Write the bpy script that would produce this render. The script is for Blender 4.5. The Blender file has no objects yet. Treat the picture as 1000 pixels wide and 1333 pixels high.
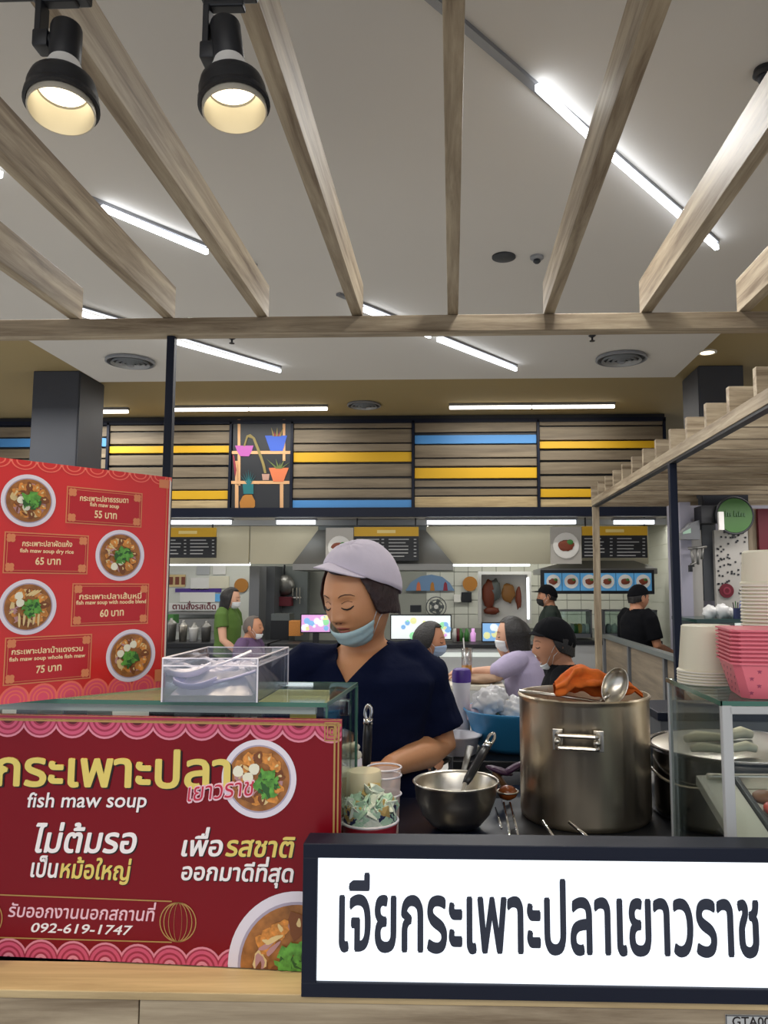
import bpy, bmesh, math, random, mathutils.geometry
import numpy as np
from mathutils import Vector, Matrix, noise
PI = math.pi; R = math.radians
SC = bpy.context.scene; COL = SC.collection

# ------------------------------------------------------------------ camera
CZ, F, PX, PY = 1.56, 1000.0, 557.0, 666.5
TH, PS = R(5.6), R(1.8)
cam = bpy.data.cameras.new('camera'); camo = bpy.data.objects.new('camera', cam); COL.objects.link(camo)
cam.sensor_fit = 'HORIZONTAL'; cam.sensor_width = 36; cam.lens = 36 * F / 1000
cam.shift_x = -(PX - 500) / 1000; cam.clip_start = .02
camo.location = (0, 0, CZ); camo.rotation_euler = (PI / 2 + TH, 0, PS)
SC.camera = camo

# ------------------------------------------------------------------ world, exposure
w = bpy.data.worlds.new('world'); SC.world = w; w.use_nodes = True
w.node_tree.nodes['Background'].inputs[0].default_value = (.80, .86, 1, 1)
w.node_tree.nodes['Background'].inputs[1].default_value = 1.0
SC.view_settings.view_transform = 'Standard'; SC.view_settings.look = 'None'
SC.view_settings.exposure = -0.38; SC.view_settings.gamma = 1; SC.view_settings.use_curve_mapping = False
SC.cycles.use_denoising = True; SC.cycles.max_bounces = 6; SC.cycles.transparent_max_bounces = 16
SC.cycles.caustics_reflective = False; SC.cycles.caustics_refractive = False
SC.cycles.sample_clamp_indirect = 4

def area(name, loc, rot, sx, sy, power, col):
    l = bpy.data.lights.new(name, 'AREA'); l.shape = 'RECTANGLE'; l.size = sx; l.size_y = sy
    l.energy = power; l.color = col
    o = bpy.data.objects.new(name, l); COL.objects.link(o); o.location = loc; o.rotation_euler = rot; return o
# unseen fill lights added at ceiling height behind the camera and to its sides
for hx, hy in ((-1.5, -1.5), (1.5, -2.6), (-5.5, 2.5), (4.8, 2.5), (-5.5, 6.5), (4.8, 6.5)):
    area('hall_fill', (hx, hy, 3.35), (0, 0, 0), 4.0, .6, 60 if hx > 2 else 90, (1, .97, .92))

# ------------------------------------------------------------------ helpers
def ray(px, py):
    u = (px - PX) / F; v = (PY - py) / F
    y = math.cos(TH) - v * math.sin(TH); z = math.sin(TH) + v * math.cos(TH)
    return Vector((u * math.cos(PS) - y * math.sin(PS), u * math.sin(PS) + y * math.cos(PS), z))
def P(px, py, Y):
    d = ray(px, py); return Vector((0, 0, CZ)) + d * (Y / d.y)
def G(px, py, Z):
    d = ray(px, py); return Vector((0, 0, CZ)) + d * ((Z - CZ) / d.z)

def lin(c):
    if isinstance(c, str):
        c = [int(c[i:i + 2], 16) / 255 for i in (0, 2, 4)]
    return tuple((x / 12.92 if x <= .04045 else ((x + .055) / 1.055) ** 2.4) for x in c)
M = {}
def mat(name, col, rough=.5, metal=0, emit=0, noise_amt=0, scale=20, bump=0, spec=.5, coat=0, subs=0):
    m = bpy.data.materials.new(name); m.use_nodes = True; M[name] = m
    nt = m.node_tree; b = nt.nodes['Principled BSDF']; c = lin(col) + (1,)
    b.inputs['Base Color'].default_value = c; b.inputs['Roughness'].default_value = rough
    b.inputs['Metallic'].default_value = metal; b.inputs['Specular IOR Level'].default_value = spec
    b.inputs['Coat Weight'].default_value = coat
    if subs:
        b.inputs['Subsurface Weight'].default_value = subs; b.inputs['Subsurface Scale'].default_value = .01
    if emit:
        b.inputs['Emission Color'].default_value = c; b.inputs['Emission Strength'].default_value = emit
    if noise_amt or bump:
        tc = nt.nodes.new('ShaderNodeTexCoord'); n = nt.nodes.new('ShaderNodeTexNoise'); n.inputs['Scale'].default_value = scale
        n.inputs['Detail'].default_value = 5
        nt.links.new(tc.outputs['Object'], n.inputs['Vector'])
        if noise_amt:
            r = nt.nodes.new('ShaderNodeValToRGB'); nt.links.new(n.outputs['Fac'], r.inputs['Fac'])
            r.color_ramp.elements[0].position = .3; r.color_ramp.elements[1].position = .7
            r.color_ramp.elements[0].color = tuple(x * (1 - noise_amt) for x in c[:3]) + (1,)
            r.color_ramp.elements[1].color = tuple(min(1, x * (1 + noise_amt)) for x in c[:3]) + (1,)
            nt.links.new(r.outputs['Color'], b.inputs['Base Color'])
        if bump:
            bp = nt.nodes.new('ShaderNodeBump'); bp.inputs['Strength'].default_value = bump; bp.inputs['Distance'].default_value = .01
            nt.links.new(n.outputs['Fac'], bp.inputs['Height']); nt.links.new(bp.outputs['Normal'], b.inputs['Normal'])
    return m
def wood(name, c1, c2, axis, sc=1.0, rough=.55):
    m = bpy.data.materials.new(name); m.use_nodes = True; M[name] = m
    nt = m.node_tree; b = nt.nodes['Principled BSDF']; b.inputs['Roughness'].default_value = rough
    tc = nt.nodes.new('ShaderNodeTexCoord'); mp = nt.nodes.new('ShaderNodeMapping')
    oi = nt.nodes.new('ShaderNodeObjectInfo'); ad = nt.nodes.new('ShaderNodeVectorMath'); ad.operation = 'ADD'
    sc3 = [24 * sc, 24 * sc, 24 * sc]; sc3['xyz'.index(axis)] = 1.6 * sc
    mp.inputs['Scale'].default_value = sc3
    mu = nt.nodes.new('ShaderNodeMath'); mu.operation = 'MULTIPLY'; mu.inputs[1].default_value = 37
    nt.links.new(oi.outputs['Random'], mu.inputs[0])
    nt.links.new(tc.outputs['Object'], ad.inputs[0]); nt.links.new(mu.outputs[0], ad.inputs[1])
    nt.links.new(ad.outputs[0], mp.inputs['Vector'])
    n = nt.nodes.new('ShaderNodeTexNoise'); n.inputs['Scale'].default_value = 1; n.inputs['Detail'].default_value = 8
    n.inputs['Roughness'].default_value = .65; n.inputs['Distortion'].default_value = .4
    nt.links.new(mp.outputs[0], n.inputs['Vector'])
    r = nt.nodes.new('ShaderNodeValToRGB'); nt.links.new(n.outputs['Fac'], r.inputs['Fac'])
    r.color_ramp.elements[0].position = .32; r.color_ramp.elements[1].position = .68
    r.color_ramp.elements[0].color = lin(c1) + (1,); r.color_ramp.elements[1].color = lin(c2) + (1,)
    nt.links.new(r.outputs['Color'], b.inputs['Base Color'])
    bp = nt.nodes.new('ShaderNodeBump'); bp.inputs['Strength'].default_value = .15; bp.inputs['Distance'].default_value = .002
    nt.links.new(n.outputs['Fac'], bp.inputs['Height']); nt.links.new(bp.outputs['Normal'], b.inputs['Normal'])
    return m
def glass(name, tint, fac=.12, rough=.03):
    m = bpy.data.materials.new(name); m.use_nodes = True; M[name] = m
    nt = m.node_tree; nt.nodes.clear()
    o = nt.nodes.new('ShaderNodeOutputMaterial'); mx = nt.nodes.new('ShaderNodeMixShader')
    t = nt.nodes.new('ShaderNodeBsdfTransparent'); g = nt.nodes.new('ShaderNodeBsdfGlossy')
    fr = nt.nodes.new('ShaderNodeFresnel'); fr.inputs[0].default_value = 1.45
    ma = nt.nodes.new('ShaderNodeMath'); ma.operation = 'ADD'; ma.inputs[1].default_value = fac; ma.use_clamp = True
    sc_m = nt.nodes.new('ShaderNodeMath'); sc_m.operation = 'MULTIPLY'; sc_m.inputs[1].default_value = .55
    t.inputs[0].default_value = lin(tint) + (1,); g.inputs['Roughness'].default_value = rough
    g.inputs['Color'].default_value = (.9, .95, .95, 1)
    nt.links.new(fr.outputs[0], sc_m.inputs[0]); nt.links.new(sc_m.outputs[0], ma.inputs[0]); nt.links.new(ma.outputs[0], mx.inputs[0])
    nt.links.new(t.outputs[0], mx.inputs[1]); nt.links.new(g.outputs[0], mx.inputs[2]); nt.links.new(mx.outputs[0], o.inputs[0])
    return m
def film(name, col, alpha, rough=.4):
    m = mat(name, col, rough); m.node_tree.nodes['Principled BSDF'].inputs['Alpha'].default_value = alpha; return m

def wloc(o):
    v = Vector((0, 0, 0))
    while o is not None:
        v += o.location; o = o.parent
    return v
def setp(o, label=None, cat=None, group=None, kind=None):
    if label: o['label'] = label
    if cat: o['category'] = cat
    if group: o['group'] = group
    if kind: o['kind'] = kind
    return o
def thing(name, label, cat, loc=(0, 0, 0), group=None):
    o = bpy.data.objects.new(name, None); COL.objects.link(o); o.location = loc; o.empty_display_size = .1
    return setp(o, label, cat, group)

class MB:
    def __init__(s): s.v = []; s.f = []; s.m = []; s.mi = 0
    def add(s, vs, fs):
        k = len(s.v); s.v += [tuple(p) for p in vs]; s.f += [tuple(i + k for i in f) for f in fs]; s.m += [s.mi] * len(fs); return s
    def box(s, c, d, rot=None, bev=0):
        c = Vector(c); x, y, z = [q / 2 for q in d]
        if bev:
            b = min(bev, x * .9, y * .9, z * .9); bm = bmesh.new(); bmesh.ops.create_cube(bm, size=1)
            for v in bm.verts: v.co = Vector((v.co.x * d[0], v.co.y * d[1], v.co.z * d[2]))
            bmesh.ops.bevel(bm, geom=bm.edges[:], offset=b, segments=2, affect='EDGES', profile=.5)
            vs = [v.co.copy() for v in bm.verts]; fs = [[v.index for v in f.verts] for f in bm.faces]; bm.free()
        else:
            vs = [Vector((a * x, b * y, e * z)) for a in (-1, 1) for b in (-1, 1) for e in (-1, 1)]
            fs = [(0, 1, 3, 2), (4, 6, 7, 5), (0, 4, 5, 1), (2, 3, 7, 6), (0, 2, 6, 4), (1, 5, 7, 3)]
        if rot is not None: vs = [rot @ v for v in vs]
        return s.add([c + v for v in vs], fs)
    def span(s, a, b, bev=0):
        a, b = Vector(a), Vector(b); return s.box((a + b) / 2, [abs(q) for q in (b - a)], bev=bev)
    def lathe(s, c, prof, n=32, ax=(0, 0, 1), cap0=True, cap1=True, a0=0, a1=2 * PI):
        c = Vector(c); q = Vector(ax).to_track_quat('Z', 'Y'); full = abs(a1 - a0 - 2 * PI) < 1e-6; k = n if full else n + 1
        vs = []
        for r, z in prof:
            for i in range(k):
                a = a0 + (a1 - a0) * i / n; vs.append(c + q @ Vector((r * math.cos(a), r * math.sin(a), z)))
        fs = []
        for j in range(len(prof) - 1):
            for i in range(n):
                i2 = (i + 1) % k; fs.append((j * k + i, j * k + i2, (j + 1) * k + i2, (j + 1) * k + i))
        if cap0 and full: fs.append(tuple(range(n))[::-1])
        if cap1 and full: fs.append(tuple(range((len(prof) - 1) * k, len(prof) * k)))
        return s.add(vs, fs)
    def cyl(s, a, b, r, r2=None, n=16):
        a, b = Vector(a), Vector(b); return s.lathe(a, [(r, 0), (r if r2 is None else r2, (b - a).length)], n, b - a)
    def tube(s, pts, rad, n=10, closed=False, flat=1.0):
        pts = [Vector(p) for p in pts]; N = len(pts); rad = [rad] * N if not hasattr(rad, '__len__') else rad
        vs = []; u = None
        for i, p in enumerate(pts):
            if closed: t = pts[(i + 1) % N] - pts[i - 1]
            else: t = pts[min(i + 1, N - 1)] - pts[max(i - 1, 0)]
            t.normalize()
            if u is None: u = t.orthogonal().normalized() if abs(t.z) > .9 else t.cross(Vector((0, 0, 1))).normalized()
            u = (u - t * u.dot(t)).normalized(); w_ = t.cross(u)
            for k in range(n):
                a = 2 * PI * k / n; vs.append(p + (u * math.cos(a) + w_ * math.sin(a) * flat) * rad[i])
        fs = []
        for i in range(N if closed else N - 1):
            j = (i + 1) % N
            for k in range(n):
                k2 = (k + 1) % n; fs.append((i * n + k, i * n + k2, j * n + k2, j * n + k))
        if not closed: fs += [tuple(range(n))[::-1], tuple(range((N - 1) * n, N * n))]
        return s.add(vs, fs)
    def ball(s, c, r, nu=16, nv=10, rot=None, fn=None):
        c = Vector(c); r = Vector(r) if hasattr(r, '__len__') else Vector((r, r, r)); vs = []; fs = []
        for j in range(nv + 1):
            a = PI * j / nv
            for i in range(nu):
                b = 2 * PI * i / nu; d = Vector((math.sin(a) * math.cos(b), math.sin(a) * math.sin(b), math.cos(a)))
                k = fn(d) if fn else 1
                p = Vector((d.x * r.x, d.y * r.y, d.z * r.z)) * k
                vs.append(c + (rot @ p if rot is not None else p))
        for j in range(nv):
            for i in range(nu):
                i2 = (i + 1) % nu; fs.append((j * nu + i, (j + 1) * nu + i, (j + 1) * nu + i2, j * nu + i2))
        return s.add(vs, fs)
    def grid(s, fn, nu, nv):
        vs = [fn(i / nu, j / nv) for j in range(nv + 1) for i in range(nu + 1)]
        fs = [(j * (nu + 1) + i, j * (nu + 1) + i + 1, (j + 1) * (nu + 1) + i + 1, (j + 1) * (nu + 1) + i) for j in range(nv) for i in range(nu)]
        return s.add(vs, fs)
    def prism(s, poly, axis_vec, o=None):            # poly of 3D points, extruded by axis_vec
        n = len(poly); a = [Vector(p) for p in poly]; e = Vector(axis_vec)
        return s.add(a + [p + e for p in a], [tuple(range(n))[::-1], tuple(range(n, 2 * n))] + [(i, (i + 1) % n, n + (i + 1) % n, n + i) for i in range(n)])
    def mesh(s, name, mats, smooth=False, off=Vector((0, 0, 0)), fixn=True, merge=True):
        me = bpy.data.meshes.new(name); me.from_pydata([(v[0] - off.x, v[1] - off.y, v[2] - off.z) for v in s.v], [], s.f)
        for m in mats: me.materials.append(M[m])
        if len(mats) > 1: me.polygons.foreach_set('material_index', s.m)
        if merge or fixn:
            bm = bmesh.new(); bm.from_mesh(me)
            if merge: bmesh.ops.remove_doubles(bm, verts=bm.verts, dist=1e-5)
            if fixn: bmesh.ops.recalc_face_normals(bm, faces=bm.faces)
            bm.to_mesh(me); bm.free()
        if smooth: me.shade_smooth(); 
        if smooth and smooth is not True: me.set_sharp_from_angle(angle=R(smooth))
        return me
    def build(s, name, mats, parent=None, smooth=False, at=None, label=None, cat=None, group=None, kind=None, **k):
        if isinstance(mats, str): mats = [mats]
        off = wloc(parent) if parent else Vector((0, 0, 0)); loc = Vector((0, 0, 0))
        if at is None and parent is None and cat:
            a = np.array(s.v); at = ((a[:, 0].min() + a[:, 0].max()) / 2, (a[:, 1].min() + a[:, 1].max()) / 2, a[:, 2].min())
        if at is not None: loc = Vector(at) - off; off = Vector(at)
        o = bpy.data.objects.new(name, s.mesh(name, mats, smooth, off, **k)); COL.objects.link(o)
        o.parent = parent; o.location = loc; return setp(o, label, cat, group, kind)

def struct(name, mb, m, parent=None, **k):
    return mb.build(name, m, parent, kind='structure' if parent is None else None, **k)
def copy_tree(o, parent=None):
    ch = list(o.children); c = o.copy(); COL.objects.link(c); c.parent = parent
    for x in ch: copy_tree(x, c)
    return c

# ---- lettering: glyph by glyph, Thai marks stacked properly
_G = {}
TS = bpy.data.scenes.new('scratch')
def evaluated(o):
    TS.collection.objects.link(o); vl = TS.view_layers[0]; vl.update(); dg = vl.depsgraph; dg.update()
    me = bpy.data.meshes.new_from_object(o.evaluated_get(dg)); bpy.data.objects.remove(o); return me
def glyph(ch, off=0.0):
    if (ch, off) in _G: return _G[ch, off]
    def ev(t):
        cu = bpy.data.curves.new('t', 'FONT'); cu.body = t; cu.size = 1; cu.resolution_u = 3; cu.fill_mode = 'NONE'
        me = evaluated(bpy.data.objects.new('t', cu)); vs = [tuple(v.co[:2]) for v in me.vertices]; es = [tuple(e.vertices) for e in me.edges]; return vs, es
    def fill(vs, es):
        """triangles with a non-zero winding number, so overlapping strokes of a letter merge; off > 0 makes it bold"""
        if not vs: return [], []
        adj = {}
        for a, b in es: adj.setdefault(a, []).append(b); adj.setdefault(b, []).append(a)
        seen = set(); E0 = []
        for s0 in range(len(vs)):
            if s0 in seen or s0 not in adj: continue
            lp = [s0]; seen.add(s0); cur = s0 + 1 if s0 + 1 in adj[s0] else adj[s0][0]
            while cur not in seen:
                lp.append(cur); seen.add(cur); n2 = [q for q in adj[cur] if q not in seen]
                if not n2: break
                cur = n2[0]
            E0 += list(zip(lp, lp[1:] + lp[:1]))
        sh = [(0, 0)] if off <= .003 else [(off * 1.1 * math.cos(a + .2), off * 1.1 * math.sin(a + .2)) for a in np.arange(6) * PI / 3]
        A = np.array(vs); AV = np.concatenate([A + np.array(q) for q in sh]); EE = np.array([(a + k * len(vs), b + k * len(vs)) for k in range(len(sh)) for a, b in E0])
        ov, _, of_, _, _, _ = mathutils.geometry.delaunay_2d_cdt([Vector(v) for v in AV], [tuple(int(q) for q in e) for e in EE], [], 0, 1e-6)
        x0, y0 = AV[EE[:, 0], 0], AV[EE[:, 0], 1]; x1, y1 = AV[EE[:, 1], 0], AV[EE[:, 1], 1]; out = []
        for f in of_:
            cx = sum(ov[q].x for q in f) / len(f); cy = sum(ov[q].y for q in f) / len(f); cr = (x1 - x0) * (cy - y0) - (cx - x0) * (y1 - y0)
            wn = int(((y0 <= cy) & (cy < y1) & (cr > 0)).sum()) - int(((y1 <= cy) & (cy < y0) & (cr < 0)).sum())
            if wn: out.append(tuple(f))
        return [tuple(v) for v in ov], out
    v, f = fill(*ev(ch)); v2, _ = ev(ch + '|')
    adv = .26 if ch == ' ' else max(p[0] for p in v2) - .168
    if ch in UPPER + TONE + LOWER: adv = 0
    _G[ch, off] = (v, f, adv); return _G[ch, off]
UPPER = '\u0e31\u0e34\u0e35\u0e36\u0e37\u0e47'; TONE = '\u0e48\u0e49\u0e4a\u0e4b\u0e4c'; LOWER = '\u0e38\u0e39'
def layout(body, off=0.0, shear=0.0):
    """outline of a line of text; off > 0 makes it bold by overlaying slightly shifted outlines"""
    x = 0; vs = []; fs = []; prev = ''
    off = 0 if off <= .003 else min((.01, .02, .045), key=lambda q: abs(q - off))
    for ch in body:
        v, f, adv = glyph(ch, off); dy = .17 if ch in TONE and prev in UPPER and prev else 0
        k = len(vs); vs += [(p[0] + x + shear * (p[1] + dy), p[1] + dy) for p in v]; fs += [tuple(i + k for i in q) for q in f]
        x += adv; prev = ch
    return vs, fs
def thick2d(mb, vs, fs, tr, dep):
    """flat outline faces lifted by dep (a small relief): front faces and side walls"""
    n = len(vs); front = [tr(x, y, dep) for x, y in vs]; back = [tr(x, y, 0) for x, y in vs]
    from collections import Counter
    ed = Counter(); 
    for f in fs:
        for a, b in zip(f, f[1:] + f[:1]): ed[tuple(sorted((a, b)))] += 1
    side = []
    for f in fs:
        for a, b in zip(f, f[1:] + f[:1]):
            if ed[tuple(sorted((a, b)))] == 1: side.append((a, b, b + n, a + n))
    mb.add(front + back, [tuple(f) for f in fs] + side)

class Board:
    """a flat upright board: origin at its lower right corner, x axis along it, z up, face towards -y; u/v read from photo pixels"""
    def __init__(s, org, ang, w, h, t):
        s.o = Vector(org); s.a = ang; s.w = w; s.h = h; s.t = t
        s.x = Vector((math.cos(ang), math.sin(ang), 0)); s.n = Vector((math.sin(ang), -math.cos(ang), 0))
    def uv(s, px, py):
        d = ray(px, py); c = Vector((0, 0, CZ)); t = (s.o - c).dot(s.n) / d.dot(s.n); p = c + d * t - s.o
        return p.dot(s.x), p.z
    def root(s, name, label, cat):
        s.r = thing(name, label, cat); s.r.location = s.o; s.r.rotation_euler = (0, 0, s.a); return s.r
    def emb(s, mb, name, mats, clip=True, label=None):
        if isinstance(mats, str): mats = [mats]
        me = mb.mesh(name, mats, fixn=False, merge=False)
        if clip:
            bm = bmesh.new(); bm.from_mesh(me)
            for co, no in (((0, 0, 0), (1, 0, 0)), ((0, 0, 0), (0, 0, -1)), ((0, 0, s.h), (0, 0, 1)), ((-s.w, 0, 0), (-1, 0, 0))):
                bmesh.ops.bisect_plane(bm, geom=bm.verts[:] + bm.edges[:] + bm.faces[:], plane_co=co, plane_no=no, clear_outer=True)
            bm.to_mesh(me); bm.free()
        o = bpy.data.objects.new(name, me); COL.objects.link(o); o.parent = s.r; return setp(o, label)
    def text(s, body, a, b, hpx, m, name='lettering', off=.012, shear=.0, lift=.0006, shadow=None, kh=.56, sh=(.0012, -.0012), fit=True):
        vs, fs = layout(body, off, shear); ua, va = s.uv(*a); ub, vb = s.uv(*b); k = (s.uv(a[0], a[1] - hpx)[1] - va) / kh
        xs = [p[0] for p in vs]; x0, x1 = min(xs), max(xs); kx = (ub - ua) / (x1 - x0) if fit else k
        for q, (mm, dx, dz, li) in enumerate(([(shadow, sh[0], sh[1], lift * .5)] if shadow else []) + [(m, 0, 0, lift)]):
            mb = MB()
            def tr(x, y, d):
                f = (x - x0) * kx / (ub - ua)
                return (ua + (x - x0) * kx + dx, -s.t / 2 - d, va + (vb - va) * f + y * k + dz)
            thick2d(mb, vs, fs, tr, li); s.emb(mb, name if mm == m else 'lettering_shadow', mm, clip=ua < -s.w or ub > 0 or ua < -s.w + .01)
def disc(mb, u, v, ru, y, rv=None, n=32, a0=0, a1=2 * PI, fn=None):
    rv = rv or ru; pts = []
    for i in range(n):
        a = a0 + (a1 - a0) * i / n; k = fn(a) if fn else 1; pts.append((u + ru * k * math.cos(a), y, v + rv * k * math.sin(a)))
    mb.add(pts, [tuple(range(n))])
def ring(mb, u, v, r0, r1, y, n=32, a0=0, a1=2 * PI, sq=1.0):
    vs = []
    for i in range(n + 1):
        a = a0 + (a1 - a0) * i / n; vs += [(u + r0 * math.cos(a) * sq, y, v + r0 * math.sin(a)), (u + r1 * math.cos(a) * sq, y, v + r1 * math.sin(a))]
    mb.add(vs, [(2 * i, 2 * i + 1, 2 * i + 3, 2 * i + 2) for i in range(n)])
def rect(mb, u0, v0, u1, v1, y): mb.add([(u0, y, v0), (u1, y, v0), (u1, y, v1), (u0, y, v1)], [(0, 1, 2, 3)])

# ------------------------------------------------------------------ materials
OAK1, OAK2 = '66543e', 'b8a98f'
wood('oak_x', OAK1, OAK2, 'x'); wood('oak_y', OAK1, OAK2, 'y'); wood('oak_z', OAK1, OAK2, 'z')
wood('oak_far', '5e5241', '8f816a', 'x', .35); wood('oak_light', 'a08a64', 'd0b98c', 'x')
wood('oak_wall', '756653', '9c8c75', 'x', .5)
mat('ceil_white', 'c9c6c0', .9, noise_amt=.02, scale=.6); mat('ceil_beige', '9c8a60', .9, noise_amt=.02, scale=.6)
mat('floor', 'c6c4c0', .3, noise_amt=.08, scale=4); mat('cream', 'd2caae', .6); mat('cream_wall', 'c9c2ab', .7)
mat('black', '14161b', .45); mat('navy_black', '0f1628', .45, spec=.25); mat('dark', '24272c', .5); mat('charcoal', '3d4048', .55, noise_amt=.06, scale=3)
mat('grey', '85878a', .5); mat('mid_grey', '5b5e62', .5); mat('pale_grey', 'b7b9b9', .5); mat('white', 'e6e4de', .5); mat('offwhite', 'd9d4c4', .55)
mat('yellow', 'd9a916', .5); mat('blue', '4b8fcf', .5); mat('tile', 'd5d6cb', .25); mat('grout', '9fa198', .8)
mat('steel', 'd0cabe', .28, 1, noise_amt=.05, scale=6); mat('steel_dull', '8d8c88', .45, .9); mat('chrome', 'd5d5d5', .12, 1)
m_ = mat('steel_brushed', 'dccfb8', .3, 1)
nt = m_.node_tree; b_ = nt.nodes['Principled BSDF']; tc = nt.nodes.new('ShaderNodeTexCoord'); mp = nt.nodes.new('ShaderNodeMapping'); mp.inputs['Scale'].default_value = (90, 90, 1.2)
n_ = nt.nodes.new('ShaderNodeTexNoise'); n_.inputs['Scale'].default_value = 1; r_ = nt.nodes.new('ShaderNodeMapRange'); r_.inputs['To Min'].default_value = .22; r_.inputs['To Max'].default_value = .42
for a, b in ((tc.outputs['Object'], mp.inputs[0]), (mp.outputs[0], n_.inputs['Vector']), (n_.outputs['Fac'], r_.inputs['Value']), (r_.outputs[0], b_.inputs['Roughness'])): nt.links.new(a, b)

mat('tube', 'f4f8ff', .5, emit=8); mat('tube_far', 'fff8ea', .5, emit=6); mat('strip', 'f4fbff', .5, emit=3.2)
mat('lamp_warm', 'fff0cc', .4, emit=5); mat('lamp_glow', 'ffe3a8', .5, emit=.9)
mat('alu', '8c8e92', .4, .7)
# ================================================================== THE SETTING
struct('floor', MB().span((-9, -4, -.1), (8, 13.2, 0)), 'floor')
struct('ceiling', MB().span((-3.34, -4, 3.5), (2.07, 7.04, 3.6)), 'ceil_white')
struct('ceiling.001', MB().span((-9, -4, 3.72), (8, 13.2, 3.82)), 'ceil_beige')
wb = struct('wall_back', MB().span((-9, 12.0, 0), (3.2, 12.2, 3.72)), 'cream_wall')
struct('wall_right', MB().span((7.9, 3, 0), (8, 12, 3.72)), 'cream_wall')

# columns
def column(x0, x1, y0, y1, x2):
    m = MB(); m.prism([(x0, y0, 0), (x1, y0, 0), (x2[0], y1, 0), (x2[1], y1, 0)], (0, 0, 3.72)); return m
c = struct('column', MB().span((-4.19, 7.40, 0), (-3.72, 7.95, 3.72), bev=.01), 'charcoal')
struct('panel', MB().span((-3.724, 7.415, .1), (-3.712, 7.935, 3.70)), 'charcoal', c)
c = struct('column', MB().span((2.42, 7.42, 0), (2.85, 7.95, 3.72), bev=.01), 'charcoal')
struct('panel', MB().span((2.412, 7.435, .1), (2.424, 7.935, 3.70)), 'charcoal', c)

# ------------------------------------------------ ceiling lines of light
def light_line(a, b, lit, z=3.5):
    """an aluminium channel from a to b (x, y) on the ceiling, lit between the given shares"""
    return a, b
LINES = [  # channel from, to (photo pixels on the ceiling plane), lit pieces, label
    ((470, -85), (933, 313), [((700, 100), (775, 172)), ((775, 172), (933, 313))], 'white light tube line crossing the two timber beams at upper right, half of it dark'),
    ((0, 208), (333, 345), [((-60, 190), (3, 217)), ((133, 260), (270, 319))], 'white light tube line seen between the second and third beams from the left'),
    ((60, 384), (365, 477), [((103, 400), (200, 429)), ((223, 437), (365, 477))], 'white light tube line ending just past the left black post top'),
    ((440, 381), (672, 475), [((473, 395), (560, 431)), ((570, 435), (672, 475))], 'white light tube line ending over the middle of the far striped wall'),
]
def bar_between(mb, a, b, w, z0, z1):
    a = Vector((a[0], a[1], 0)); b = Vector((b[0], b[1], 0)); d = (b - a).normalized(); n = Vector((-d.y, d.x, 0)) * w / 2
    mb.prism([a - n + Vector((0, 0, z0)), a + n + Vector((0, 0, z0)), b + n + Vector((0, 0, z0)), b - n + Vector((0, 0, z0))], (0, 0, z1 - z0))
for a, b, lit, lab in LINES:
    pa, pb = G(*a, 3.5), G(*b, 3.5)
    t = thing('ceiling_light', lab, 'light', ((pa.x + pb.x) / 2, (pa.y + pb.y) / 2, 3.5), 'diagonal ceiling light lines')
    m = MB(); bar_between(m, pa, pb, .034, 3.482, 3.5); m.build('channel', 'alu', t)
    for la, lb in lit:
        qa, qb = G(*la, 3.5), G(*lb, 3.5); area('tube_light_beam', ((qa.x + qb.x) / 2, (qa.y + qb.y) / 2, 3.44), (0, 0, math.atan2(qb.y - qa.y, qb.x - qa.x)), (qb - qa).length, .016, 24, (1, .98, .95))
        qa, qb = G(*la, 3.5), G(*lb, 3.5); m = MB(); bar_between(m, qa, qb, .022, 3.445, 3.472); m.build('tube', 'tube', t)
for x0, x1, y, lab in ((-4.95, -3.9, 9.0, 'straight white tube light leftmost on the tan ceiling beside the left column'), (-3.37, -1.47, 8.93, 'straight white tube light on the tan ceiling left of centre'), (-.03, 1.92, 8.92, 'straight white tube light on the tan ceiling right of centre')):
    t = thing('tube_light', lab, 'light', ((x0 + x1) / 2, y, 3.72), 'straight tube lights before the far wall')
    area('tube_light_beam', ((x0 + x1) / 2, y, 3.645), (0, 0, 0), x1 - x0, .03, 30, (1, .97, .92)); MB().span((x0, y - .03, 3.69), (x1, y + .03, 3.72)).build('channel', 'alu', t)
    n = 2 if x1 - x0 > 1.5 else 1
    for i in range(n):
        MB().span((x0 + (x1 - x0) * i / n + .005, y - .022, 3.655), (x0 + (x1 - x0) * (i + 1) / n - .005, y + .022, 3.69), bev=.01).build('tube', 'tube_far', t)
# round air vents
def vent(px, py, z, r, lab):
    c = G(px, py, z); t = thing('ceiling_vent', lab, 'vent', (c.x, c.y, z), 'round ceiling air vents')
    m = MB(); m.lathe((c.x, c.y, z - .025), [(r * .98, .02), (r, .0), (r * .93, -.004), (r * .9, .02)], 40, cap0=False, cap1=False); m.build('rim', 'grey', t, 50)
    MB().lathe((c.x, c.y, z - .012), [(0.001, 0), (r * .9, 0), (r * .9, .01)], 40, cap0=False, cap1=False).build('backing', 'dark', t)
    for i in range(4):
        q = r * (.78 - i * .19); MB().lathe((c.x, c.y, z - .035 - .004 * i), [(q, .0), (q - .012, .018), (q - .02, .018), (q - .012, -.002)], 36, cap0=False, cap1=False).build('ring', 'pale_grey', t, 50)
    MB().lathe((c.x, c.y, z - .055), [(.001, 0), (r * .13, .002), (r * .15, .03)], 20, cap0=False).build('hub', 'grey', t, 50)
vent(170, 469, 3.5, .205, 'round louvred air vent in the white ceiling by the left column')
vent(809, 465, 3.5, .215, 'round louvred air vent in the white ceiling at right')
vent(474, 526, 3.72, .20, 'round louvred air vent in the tan ceiling between the tube lights')
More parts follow.
